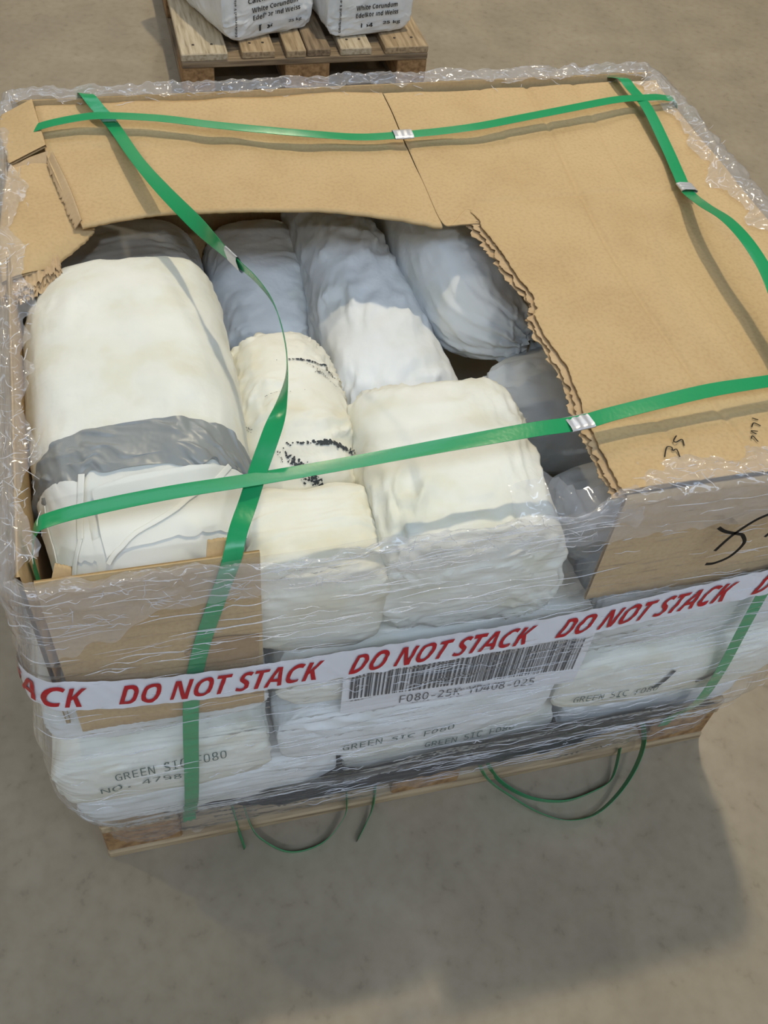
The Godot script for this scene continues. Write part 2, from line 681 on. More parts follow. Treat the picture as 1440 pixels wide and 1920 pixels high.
# ------------------------------------------------------------------ materials
func make_materials() -> void:
	# concrete
	var c := plain(Color.WHITE, 0.52)
	c.albedo_texture = tex(noise(3, 0.006, 5), 1024, [[0.0, rgb(141, 129, 110)], [0.45, rgb(151, 138, 118)], [0.7, rgb(155, 142, 122)], [1.0, rgb(163, 150, 130)]])
	triplanar(c, V(0.55, 0.55, 0.55))
	c.detail_enabled = true
	c.detail_blend_mode = BaseMaterial3D.BLEND_MODE_MUL
	c.detail_uv_layer = BaseMaterial3D.DETAIL_UV_2
	c.detail_albedo = tex(noise(5, 0.02, 5), 1024, [[0.0, rgb(214, 212, 208)], [0.25, rgb(243, 242, 240)], [0.6, rgb(250, 250, 249)], [1.0, rgb(255, 255, 255)]])
	c.uv2_triplanar = true
	c.uv2_world_triplanar = true
	c.uv2_scale = V(1.3, 1.3, 1.3)
	c.heightmap_enabled = true
	c.heightmap_scale = 0.05
	c.heightmap_texture = tex(noise(8, 0.03, 4), 512, [])
	M.concrete = c
	M.wall = plain(rgb(190, 190, 186), 0.8)
	M.steel_roof = plain(rgb(170, 172, 172), 0.6)
	M.asphalt = plain(rgb(120, 120, 120), 0.9)
	# sacks
	for k in [["sack", rgb(228, 227, 216), rgb(221, 218, 200), 41], ["sack_old", rgb(230, 227, 212), rgb(221, 214, 190), 42], ["sack_grey", rgb(226, 228, 228), rgb(214, 216, 212), 43]]:
		var s := plain(Color.WHITE, 0.62)
		s.albedo_texture = tex(noise(k[3], 0.007, 4), 512, [[0.0, k[2]], [0.28, k[2].lerp(k[1], 0.5)], [0.42, k[1]], [1.0, k[1].lerp(Color.WHITE, 0.25)]])
		triplanar(s, V(2.2, 2.2, 2.2))
		s.heightmap_enabled = true
		s.heightmap_scale = 0.22
		s.heightmap_texture = tex(noise(k[3] + 20, 0.012, 5), 512, [])
		M[k[0]] = s
	M.sack_fold = plain(rgb(232, 231, 222), 0.6)
	var g := plain(rgb(142, 145, 144), 0.36)
	g.heightmap_enabled = true
	g.heightmap_scale = 0.15
	g.heightmap_texture = tex(noise(77, 0.014, 3), 512, [])
	triplanar(g, V(4, 4, 4))
	M.duct_tape = g
	M.powder = plain(rgb(52, 58, 62), 0.8)
	M.ink = plain(rgb(28, 24, 22), 0.6)
	M.print_green = plain(rgb(70, 92, 84), 0.7)
	M.print_black = plain(rgb(48, 48, 50), 0.7)
	# cardboard
	for k in [["card", rgb(203, 174, 129), rgb(192, 162, 117), 51], ["card_inner", rgb(178, 147, 106), rgb(164, 133, 94), 52], ["card_torn", rgb(208, 181, 143), rgb(180, 150, 113), 53]]:
		var s := plain(Color.WHITE, 0.78)
		s.albedo_texture = tex(noise(k[3], 0.01, 4), 512, [[0.0, k[2]], [0.5, k[1].lerp(k[2], 0.35)], [1.0, k[1]]])
		triplanar(s, V(1.4, 1.4, 1.4))
		s.detail_enabled = true
		s.detail_blend_mode = BaseMaterial3D.BLEND_MODE_MUL
		s.detail_uv_layer = BaseMaterial3D.DETAIL_UV_2
		s.detail_albedo = tex(noise(k[3] + 9, 0.09, 3), 512, [[0.0, rgb(236, 232, 226)], [0.5, rgb(250, 249, 247)], [1.0, rgb(255, 255, 255)]])
		s.uv2_triplanar = true
		s.uv2_world_triplanar = true
		s.uv2_scale = V(3, 3, 3)
		s.heightmap_enabled = true
		s.heightmap_scale = 0.02
		s.heightmap_texture = tex(noise(k[3] + 30, 0.02, 3), 512, [])
		M[k[0]] = s
	# wood, grain along x or z
	for k in [["wood_x", V(0.8, 9, 9), 0], ["wood_z", V(9, 9, 0.8), 0], ["wood_x_dark", V(0.8, 9, 9), 1], ["wood_z_dark", V(9, 9, 0.8), 1], ["wood_z_pale", V(9, 9, 0.8), 2], ["wood_block", V(6, 6, 2), 3]]:
		var tones := [[rgb(150, 128, 98), rgb(176, 154, 122)], [rgb(116, 98, 76), rgb(146, 126, 100)], [rgb(168, 152, 126), rgb(192, 178, 154)], [rgb(128, 96, 62), rgb(164, 128, 86)]]
		var w := plain(Color.WHITE, 0.8)
		var pair: Array = tones[k[2]]
		w.albedo_texture = tex(noise(60 + k[2], 0.012, 5), 512, [[0.0, pair[0].darkened(0.25)], [0.3, pair[0]], [0.7, pair[1]], [1.0, pair[1].lightened(0.08)]])
		triplanar(w, k[1])
		w.heightmap_enabled = true
		w.heightmap_scale = 0.1
		w.heightmap_texture = w.albedo_texture
		M[k[0]] = w
	M.nail = plain(rgb(70, 62, 56), 0.5, 0.7)
	# straps and clips
	var s1 := plain(rgb(34, 150, 92), 0.24)
	s1.heightmap_enabled = true
	s1.heightmap_scale = 0.008
	s1.heightmap_texture = tex(noise(90, 0.06, 2), 256, [])
	triplanar(s1, V(9, 9, 9))
	M.strap = s1
	M.clip = plain(rgb(205, 205, 208), 0.35, 0.45)
	M.tape_white = plain(rgb(226, 226, 232), 0.35)
	M.tape_red = plain(rgb(178, 22, 36), 0.4)
	M.label_paper = plain(rgb(232, 232, 236), 0.5)
	var bl := plain(rgb(17, 17, 21), 0.28)
	M.black_sheet = bl
	M.twine = plain(rgb(150, 132, 104), 0.9)
	# stretch film: a clear sheet with horizontal pull lines, and a crumpled one for the rolled rim
	var f := plain(Color(0.93, 0.93, 0.95, 0.055), 0.1)
	f.transparency = BaseMaterial3D.TRANSPARENCY_ALPHA
	f.cull_mode = BaseMaterial3D.CULL_DISABLED
	M.film = f
	var f2 := plain(Color(0.93, 0.93, 0.95, 0.16), 0.1)
	f2.transparency = BaseMaterial3D.TRANSPARENCY_ALPHA
	f2.cull_mode = BaseMaterial3D.CULL_DISABLED
	M.film_rim = f2
	var f3 := plain(Color(0.95, 0.95, 0.97, 0.32), 0.14)
	f3.transparency = BaseMaterial3D.TRANSPARENCY_ALPHA
	M.film_fold = f3

func timber(t: Node3D, called: String, lo: Vector3, hi: Vector3, m: Material) -> MeshInstance3D:
	return part(t, called, box_mesh((lo + hi) * 0.5 - t.position, hi - lo, 0.003), m)

# ------------------------------------------------------------------ the pallet under the load
func main_pallet() -> void:
	var t := thing("wooden_pallet", "wooden block pallet under the film wrapped load", "pallet", V(0.535, 0, -0.435))
	var o := t.position
	for z in [[-0.1, 0.0], [-0.49, -0.38], [-0.87, -0.77]]:
		timber(t, "bottom_board", V(0, 0, z[0]), V(1.07, 0.02, z[1]), M.wood_x)
	for x in [[0.0, 0.12], [0.475, 0.595], [0.95, 1.07]]:
		for z in [[-0.1, -0.004], [-0.49, -0.38], [-0.866, -0.77]]:
			timber(t, "block", V(x[0], 0.02, z[0]), V(x[1], 0.1, z[1]), M.wood_block)
		timber(t, "stringer_board", V(x[0], 0.1, -0.87), V(x[1], 0.122, 0.0), M.wood_z)
	for i in 7:
		var z0 := -0.87 + i * 0.1283
		timber(t, "deck_board", V(0.0, 0.122, z0), V(1.07, 0.144, z0 + 0.1), [M.wood_x, M.wood_x_dark][i % 2])

# ------------------------------------------------------------------ the pallet and sacks behind
func far_pallet() -> void:
	var t := thing("wooden_pallet", "weathered wooden pallet with gapped deck boards behind the wrapped load", "pallet", V(0.798, 0, -3.02))
	var o := t.position
	var near := -2.42
	var far := -3.62
	for x in [[0.398, 0.498], [0.7255, 0.8705], [1.098, 1.198]]:
		timber(t, "bottom_board", V(x[0], 0, far), V(x[1], 0.022, near), M.wood_z_dark)
		for z in [[near - 0.145, near - 0.003], [-3.0925, -2.9475], [far, far + 0.145]]:
			timber(t, "block", V(x[0], 0.022, z[0]), V(x[1], 0.1, z[1]), M.wood_block)
	for z in [[near - 0.145, near], [-3.0925, -2.9475], [far, far + 0.145]]:
		timber(t, "stringer_board", V(0.398, 0.1, z[0]), V(1.198, 0.122, z[1]), M.wood_x_dark)
	var k := 0
	for x in [[0.398, 0.543], [0.588, 0.693], [0.728, 0.792], [0.796, 0.872], [0.905, 1.008], [1.053, 1.198]]:
		var d = timber(t, "deck_board", V(x[0], 0.122, far), V(x[1], 0.146, near - [0.0, 0.004, 0.0, 0.003, 0.002, 0.0][k]), [M.wood_z_pale, M.wood_z, M.wood_z, M.wood_z_dark, M.wood_z_pale, M.wood_z][k])
		for nx in [0.3, 0.7]:
			if x[1] - x[0] > 0.09:
				part(d, "nail", lathe([Vector2(0, 0.0022), Vector2(0.004, 0.0018), Vector2(0.0045, 0.0)], V(lerpf(x[0], x[1], nx), 0.146, near - 0.06) - o, 10), M.nail)
		k += 1
	# two filled sacks, their printed ends toward the load
	var left := sack("printed_sack", "white printed sack turned at an angle, left one on the pallet behind", "printed sacks on the pallet behind",
		[[0.53, 0.268, -3.0, 0.155, 0.12], [0.61, 0.27, -2.76, 0.165, 0.122], [0.694, 0.27, -2.515, 0.16, 0.122]],
		{"ex": 5.5, "e0": 0.05, "e1": 0.025, "h0": 0.06, "h1": 0.03, "wrinkle": 0.005, "seed": 31}, M.sack_grey)
	var right := sack("printed_sack", "white printed sack standing square, right one on the pallet behind", "printed sacks on the pallet behind",
		[[0.95, 0.268, -3.0, 0.14, 0.12], [0.985, 0.27, -2.75, 0.148, 0.122], [1.018, 0.27, -2.495, 0.146, 0.122]],
		{"ex": 5.5, "e0": 0.05, "e1": 0.025, "h0": 0.06, "h1": 0.03, "wrinkle": 0.005, "seed": 32}, M.sack_grey)
	for r in [["Calcined", 0.62, 0.262, 0.09, 0.016], ["White Corundum", 0.632, 0.234, 0.155, 0.016], ["Edelkorund Weiss", 0.635, 0.21, 0.16, 0.016], ["F54", 0.655, 0.172, 0.06, 0.02], ["25 kg", 0.755, 0.18, 0.045, 0.012]]:
		print_front(left, "printed_text", r[0], r[1], r[2], r[3], r[4], 0.06, M.print_black, false)
	for r in [["White Corundum", 0.965, 0.234, 0.14, 0.016], ["Edelkorund Weiss", 0.965, 0.21, 0.145, 0.016], ["F54", 0.985, 0.176, 0.04, 0.014], ["25 kg", 1.06, 0.178, 0.06, 0.014]]:
		print_front(right, "printed_text", r[0], r[1], r[2], r[3], r[4], 0.02, M.print_black, false)
	# the narrow printed line down the side edge
	print_front(left, "printed_text", "Edelkorund Weiss", 0.582, 0.168, 0.12, 0.008, 0.0, M.print_black, false, true)
	print_front(right, "printed_text", "Edelkorund Weiss", 0.916, 0.168, 0.12, 0.008, 0.0, M.print_black, false, true)

# ------------------------------------------------------------------ sacks in layers under the box
func lower_sacks() -> void:
	var g := "sacks in the lower layers"
	# [label, x0, x1, y0, y1, front z, back z]
	var rows := [
		["white sack in the bottom layer at the left corner", -0.022, 0.375, 0.146, 0.272, 0.016, -0.88],
		["white sack in the bottom layer at the middle of the front", 0.378, 0.735, 0.146, 0.268, 0.012, -0.88],
		["white sack in the bottom layer at the right corner", 0.738, 1.068, 0.146, 0.268, 0.010, -0.88],
		["white sack in the second layer at the left, printed with green lettering", -0.03, 0.268, 0.272, 0.415, 0.04, -0.88],
		["white sack in the second layer at the middle, printed with faded lettering", 0.272, 0.69, 0.268, 0.412, 0.036, -0.88],
		["white sack in the second layer at the right corner, smudged", 0.694, 1.082, 0.268, 0.412, 0.036, -0.88],
		["white sack in the third layer at the left, half behind the cardboard corner", -0.018, 0.268, 0.415, 0.57, 0.02, -0.45],
		["white sack in the third layer at the middle, carrying the barcode label", 0.272, 0.72, 0.412, 0.57, 0.026, -0.45],
		["white sack in the third layer at the right, below the cardboard", 0.724, 1.09, 0.412, 0.57, 0.022, -0.13]]
	var made := []
	var k := 0
	for r in rows:
		var cx: float = (r[1] + r[2]) * 0.5
		var cy: float = (r[3] + r[4]) * 0.5
		var hw: float = (r[2] - r[1]) * 0.5 - 0.004
		var hh: float = (r[4] - r[3]) * 0.5 - 0.001
		made.append(sack("paper_sack", r[0], g, [[cx, cy, r[6], hw, hh], [cx, cy, lerpf(r[6], r[5], 0.33), hw, hh], [cx, cy, lerpf(r[6], r[5], 0.66), hw, hh], [cx, cy, r[5], hw, hh]],
			{"ex": 4.4, "e0": 0.06, "e1": 0.03, "h0": 0.07, "h1": 0.04, "wrinkle": 0.004, "seed": 50 + k}, [M.sack_grey, M.sack][k % 2]))
		k += 1
	print_line(made[3], "GREEN SIC F080", 0.053, 0.362, 0.15, 0.018, 0.05, M.print_green)
	print_line(made[3], "NO. 4798", 0.03, 0.334, 0.11, 0.013, 0.05, M.print_green)
	print_line(made[4], "GREEN SIC F080", 0.366, 0.313, 0.17, 0.017, 0.02, M.print_green)
	print_line(made[1], "GREEN SIC F080", 0.506, 0.222, 0.15, 0.017, 0.0, M.print_green)
	print_line(made[5], "GREEN SIC F080", 0.725, 0.318, 0.14, 0.017, 0.0, M.print_green)
	# smudges of black dust on the right corner sack
	var d := field(made[5], 2)
	for l in [[[0.855, 0.325], [0.866, 0.345], [0.878, 0.37]], [[0.93, 0.32], [0.955, 0.335], [0.97, 0.36]]]:
		var row := []
		for q in l:
			row.append(V(q[0], q[1], field_at(d, q[0], q[1], 0.03) + 0.003))
		part(made[5], "dust_smudge", strokes([row], 0.007, V(0, 0, 1), base_of(made[5])), M.powder, "black smudge")
	# the paper label with its barcode
	var d3 := field(made[7], 2)
	var front := func(x: float, y: float) -> float: return maxf(field_at(d3, x, y, 0.02) + 0.004, 0.036)
	var lab := PackedVector3Array()
	for i in 14:
		for j in 34:
			var x := lerpf(0.358, 0.708, j / 33.0)
			var y := lerpf(0.424, 0.566, i / 13.0) - 0.09 * (x - 0.36)
			lab.append(V(x, y, front.call(x, y)))
	var t := thing("barcode_label", "white paper label with barcode on the sack below the red lettered tape", "label", V(0.53, 0.39, 0.02))
	part(t, "label_sheet", grid_mesh(lab, 14, 34, false, t.position), M.label_paper)
	var rng := RandomNumberGenerator.new()
	rng.seed = 5
	var st := SurfaceTool.new()
	st.begin(Mesh.PRIMITIVE_TRIANGLES)
	var x := 0.368
	while x < 0.696:
		var w := 0.0011 * rng.randi_range(1, 3)
		for k2 in 5:
			var slope := -0.09 * (x - 0.36)
			var ya := lerpf(0.466, 0.548, k2 / 5.0) + slope
			var yb := lerpf(0.466, 0.548, (k2 + 1) / 5.0) + slope
			quad(st, V(x, ya, front.call(x, ya) + 0.002) - t.position, V(x, yb, front.call(x, yb) + 0.002) - t.position, V(x + w, yb, front.call(x + w, yb) + 0.002) - t.position, V(x + w, ya, front.call(x + w, ya) + 0.002) - t.position)
		x += w + 0.0011 * rng.randi_range(1, 3)
	st.generate_normals()
	part(t, "barcode", st.commit(), M.print_black)
	var src := split_triangles(scaled(text_triangles("F080-25K YD408-025", true, true), 0.2, 0.02, 0.0), 0.012)
	var out := PackedVector3Array()
	for q in src:
		var px := 0.44 + q.x
		var py := 0.436 + q.y - 0.09 * (px - 0.36)
		out.append(V(px, py, front.call(px, py) + 0.002) - t.position)
	part(t, "printed_code", tris_mesh(out), M.print_black)

# ------------------------------------------------------------------ sacks in the open box
func powder(t: Node3D, spots: Array, seed: int, called := "powder_stain") -> void:
	# spilled black powder: small irregular flakes lying on the sack; spot: [u, a, spread u, spread a, turn, count, size]
	var rng := RandomNumberGenerator.new()
	rng.seed = seed
	var st := SurfaceTool.new()
	st.begin(Mesh.PRIMITIVE_TRIANGLES)
	var s: Array = sack_shapes[t]
	for q in spots:
		for k in q[5]:
			var e := rng.randfn() * 0.5
			var f := rng.randfn() * 0.5
			var u: float = q[0] + q[2] * e * cos(q[4]) - q[2] * f * 0.25 * sin(q[4])
			var a: float = q[1] + q[3] * e * sin(q[4]) + q[3] * f * 0.25 * cos(q[4])
			var c := sack_at(s, u, a, 0.0016)
			var n := (c - sack_at(s, u, a, 0.0)).normalized()
			var x := n.cross(Vector3(0.3, 0.2, 0.9)).normalized()
			var y := n.cross(x)
			var r: float = q[6] * rng.randf_range(0.4, 1.3)
			var ring := []
			var turn := rng.randf() * TAU
			for i in 6:
				var g := TAU * i / 6 + turn
				ring.append(c + (x * cos(g) + y * sin(g)) * r * rng.randf_range(0.5, 1.2) - t.position)
			for i in 6:
				st.add_vertex(c - t.position)
				st.add_vertex(ring[i])
				st.add_vertex(ring[(i + 1) % 6])
	st.generate_normals()
	var o := part(t, called, st.commit(), M.powder, "black powder stain")
	o.set_meta("kind", "stuff")

func box_sacks() -> void:
	var g := "white sacks in the open box"
	# large sack on the left with a taped, folded end
	var a := sack("paper_sack", "large white sack at the left with a wide grey tape band", g,
		[[0.150, 0.685, -0.555, 0.125, 0.095], [0.148, 0.692, -0.43, 0.134, 0.112], [0.147, 0.694, -0.30, 0.134, 0.116], [0.148, 0.69, -0.19, 0.13, 0.112], [0.148, 0.672, -0.11, 0.122, 0.095], [0.150, 0.655, -0.02, 0.11, 0.078]],
		{"ex": 3.0, "e0": 0.06, "e1": 0.07, "h0": 0.06, "h1": 0.075, "wrinkle": 0.0026, "seed": 1, "along": V(10, 8, 4), "nu": 110, "nv": 140}, M.sack)
	part(a, "tape_band", on_sack(a, 0.553, 0.607, 0.49, 0.0, 0.0016, 0.045, 0.02, 26, 120, 0.0055), M.duct_tape, "grey adhesive tape band")
	part(a, "end_flap", on_sack(a, 0.612, 0.725, 0.44, 0.20, 0.006, 0.02, 0.01, 24, 40), M.sack_fold)
	part(a, "end_flap", on_sack(a, 0.607, 0.74, 0.185, 0.06, 0.005, 0.01, 0.012, 24, 40), M.sack_fold)
	part(a, "end_flap", on_sack(a, 0.70, 0.83, 0.40, 0.12, 0.0035, 0.02, 0.012, 24, 40), M.sack_fold)
	var s: Array = sack_shapes[a]
	for q in [[0.613, 0.36, 0.70, 0.25, 0.007], [0.70, 0.25, 0.76, 0.2, 0.006], [0.608, 0.19, 0.70, 0.165, 0.008], [0.70, 0.165, 0.77, 0.12, 0.006], [0.63, 0.10, 0.73, 0.09, 0.005], [0.62, 0.43, 0.70, 0.44, 0.005]]:
		var pts := []
		var sides := []
		for k in 7:
			var u := lerpf(q[0], q[2], k / 6.0)
			var an := lerpf(q[1], q[3], k / 6.0)
			pts.append(sack_at(s, u, an, 0.0075))
			sides.append(sack_at(s, u, an + 0.012, 0.0075) - sack_at(s, u, an - 0.012, 0.006))
		part(a, "fold_seam", ribbon(pts, sides, q[4], 0.0012, a.position, 40), M.sack_fold)
	powder(a, [[0.618, 0.33, 0.006, 0.03, 0.3, 60, 0.0009], [0.65, 0.24, 0.02, 0.02, 0.9, 60, 0.0008], [0.79, 0.30, 0.01, 0.09, 1.4, 130, 0.001], [0.76, 0.39, 0.008, 0.015, 0.5, 60, 0.0012]], 4)
	# dirty sack next to it
	var e := sack("paper_sack", "off-white sack with black powder smears between the taped sack and the middle sack", g,
		[[0.345, 0.64, -0.44, 0.075, 0.08], [0.347, 0.648, -0.33, 0.08, 0.094], [0.345, 0.65, -0.22, 0.08, 0.098], [0.34, 0.64, -0.10, 0.074, 0.08]],
		{"ex": 2.5, "e0": 0.09, "e1": 0.07, "h0": 0.1, "h1": 0.08, "wrinkle": 0.009, "seed": 2, "along": V(5, 10, 12)}, M.sack_old)
	powder(e, [[0.36, 0.34, 0.015, 0.09, 1.5, 120, 0.0017], [0.42, 0.33, 0.05, 0.05, 0.8, 90, 0.0008], [0.70, 0.32, 0.02, 0.08, 1.4, 170, 0.0019], [0.75, 0.245, 0.05, 0.045, 0.8, 190, 0.0018], [0.52, 0.22, 0.006, 0.035, 1.5, 30, 0.001], [0.60, 0.12, 0.03, 0.02, 0.7, 26, 0.0008], [0.72, 0.2, 0.02, 0.02, 0.4, 14, 0.0009]], 6)
	# back row, lower than the front ones
	sack("paper_sack", "pale sack in the shade under the back flap, behind the taped sack", g,
		[[0.15, 0.53, -0.86, 0.13, 0.11], [0.15, 0.535, -0.72, 0.136, 0.115], [0.15, 0.53, -0.565, 0.132, 0.105]],
		{"ex": 2.8, "seed": 3, "wrinkle": 0.005}, M.sack_grey)
	var b := sack("paper_sack", "smooth pale sack in shade under the back flap beside the loose strap", g,
		[[0.375, 0.52, -0.87, 0.085, 0.1], [0.378, 0.525, -0.74, 0.09, 0.105], [0.37, 0.525, -0.63, 0.09, 0.105], [0.358, 0.51, -0.535, 0.08, 0.092]],
		{"ex": 3.0, "e1": 0.05, "h1": 0.06, "seed": 4, "wrinkle": 0.005, "along": V(5, 9, 12)}, M.sack_grey)
	var c := sack("paper_sack", "white sack in the back row, half shaded by the flap, crumpled front end", g,
		[[0.505, 0.58, -0.87, 0.07, 0.1], [0.51, 0.588, -0.7, 0.074, 0.106], [0.516, 0.588, -0.52, 0.092, 0.106], [0.533, 0.565, -0.30, 0.102, 0.085]],
		{"ex": 2.8, "e1": 0.06, "h1": 0.12, "seed": 5, "wrinkle": 0.011, "along": V(6, 8, 7)}, M.sack_grey)
	var d := sack("paper_sack", "sack with gathered end tied with string beside the torn cardboard edge", g,
		[[0.66, 0.66, -0.87, 0.072, 0.085], [0.66, 0.668, -0.72, 0.077, 0.09], [0.664, 0.672, -0.56, 0.08, 0.09], [0.685, 0.668, -0.47, 0.075, 0.075], [0.735, 0.662, -0.405, 0.035, 0.03]],
		{"ex": 2.3, "e1": 0.05, "h1": 0.05, "seed": 6, "wrinkle": 0.005, "pleat1": 0.006, "along": V(14, 12, 5)}, M.sack_grey)
	var kn := V(0.738, 0.668, -0.412)
	var loop := []
	for i in 14:
		var an := TAU * i / 6.5
		loop.append(kn + V(cos(an) * 0.016 * (1.0 + 0.1 * i / 14.0), sin(an) * 0.014, -0.008 + 0.0012 * i))
	part(d, "tie_string", tube(loop, 0.0016, d.position, 90), M.twine, "brown string")
	part(d, "tie_string", tube([kn, kn + V(-0.005, -0.01, 0.02), kn + V(-0.02, -0.03, 0.04), kn + V(-0.042, -0.05, 0.035), kn + V(-0.06, -0.06, 0.03)], 0.0014, d.position), M.twine, "brown string")
	var tail := PackedVector3Array()
	for i in 10:
		for j in 40:
			var an := TAU * j / 40.0
			var r := 0.008 + 0.018 * i / 9.0 * (1.0 + 0.35 * sin(an * 9.0))
			tail.append(kn + V(0.01 * i / 9.0 + cos(an) * r, sin(an) * r * 0.6 - 0.004 * i / 9.0, 0.03 * i / 9.0 - 0.004))
	part(d, "gathered_end", grid_mesh(tail, 10, 40, true, d.position), M.sack_grey)
	# right hand side, half below the flap
	sack("paper_sack", "grey-white wrinkled sack below the torn cardboard edge, under the tied sack", g,
		[[0.66, 0.575, -0.335, 0.045, 0.06], [0.71, 0.58, -0.33, 0.085, 0.09], [0.82, 0.57, -0.34, 0.10, 0.10], [1.06, 0.55, -0.345, 0.10, 0.10]],
		{"ex": 2.3, "e0": 0.05, "h0": 0.05, "seed": 7, "wrinkle": 0.009, "pleat0": 0.006}, M.sack_grey)
	sack("paper_sack", "small rounded sack end at the front, under the tip of the torn cardboard edge", g,
		[[0.70, 0.57, -0.125, 0.055, 0.06], [0.77, 0.575, -0.13, 0.062, 0.07], [0.9, 0.56, -0.14, 0.065, 0.07], [1.06, 0.54, -0.15, 0.065, 0.07]],
		{"ex": 2.4, "e0": 0.05, "h0": 0.06, "seed": 8, "wrinkle": 0.004}, M.sack_grey)
	# front middle
	sack("paper_sack", "large cream white sack at the front middle, crossed by the front strap", g,
		[[0.53, 0.655, -0.285, 0.105, 0.08], [0.528, 0.662, -0.2, 0.116, 0.092], [0.52, 0.662, -0.1, 0.118, 0.094], [0.515, 0.66, 0.03, 0.116, 0.092]],
		{"ex": 4.2, "e0": 0.05, "e1": 0.022, "h0": 0.08, "h1": 0.03, "seed": 10, "wrinkle": 0.008, "along": V(9, 8, 4)}, M.sack)
	sack("paper_sack", "cream sack end at the front beside the brown cardboard corner", g,
		[[0.335, 0.65, -0.125, 0.078, 0.08], [0.332, 0.652, -0.08, 0.084, 0.084], [0.328, 0.652, -0.03, 0.084, 0.084], [0.325, 0.65, 0.03, 0.082, 0.084]],
		{"ex": 4.6, "e0": 0.025, "e1": 0.02, "h0": 0.03, "h1": 0.024, "seed": 12, "wrinkle": 0.004}, M.sack_old)

# ------------------------------------------------------------------ the torn cardboard box
func card_wall(t: Node3D, called: String, a: Vector3, b: Vector3, y0: float, y1: float, rag: float, sd: float) -> void:
	var upper := []
	var lower := []
	for i in 6:
		var q := a.lerp(b, i / 5.0)
		upper.append(V(q.x, y1, q.z))
		lower.append(V(q.x, y0 + 0.012 * lump.get_noise_2d(i * 3.0 + sd, 1.0), q.z))
	part(t, called, board(upper, lower, 0.005, t.position, null, rag, 90, 20, sd), M.card)

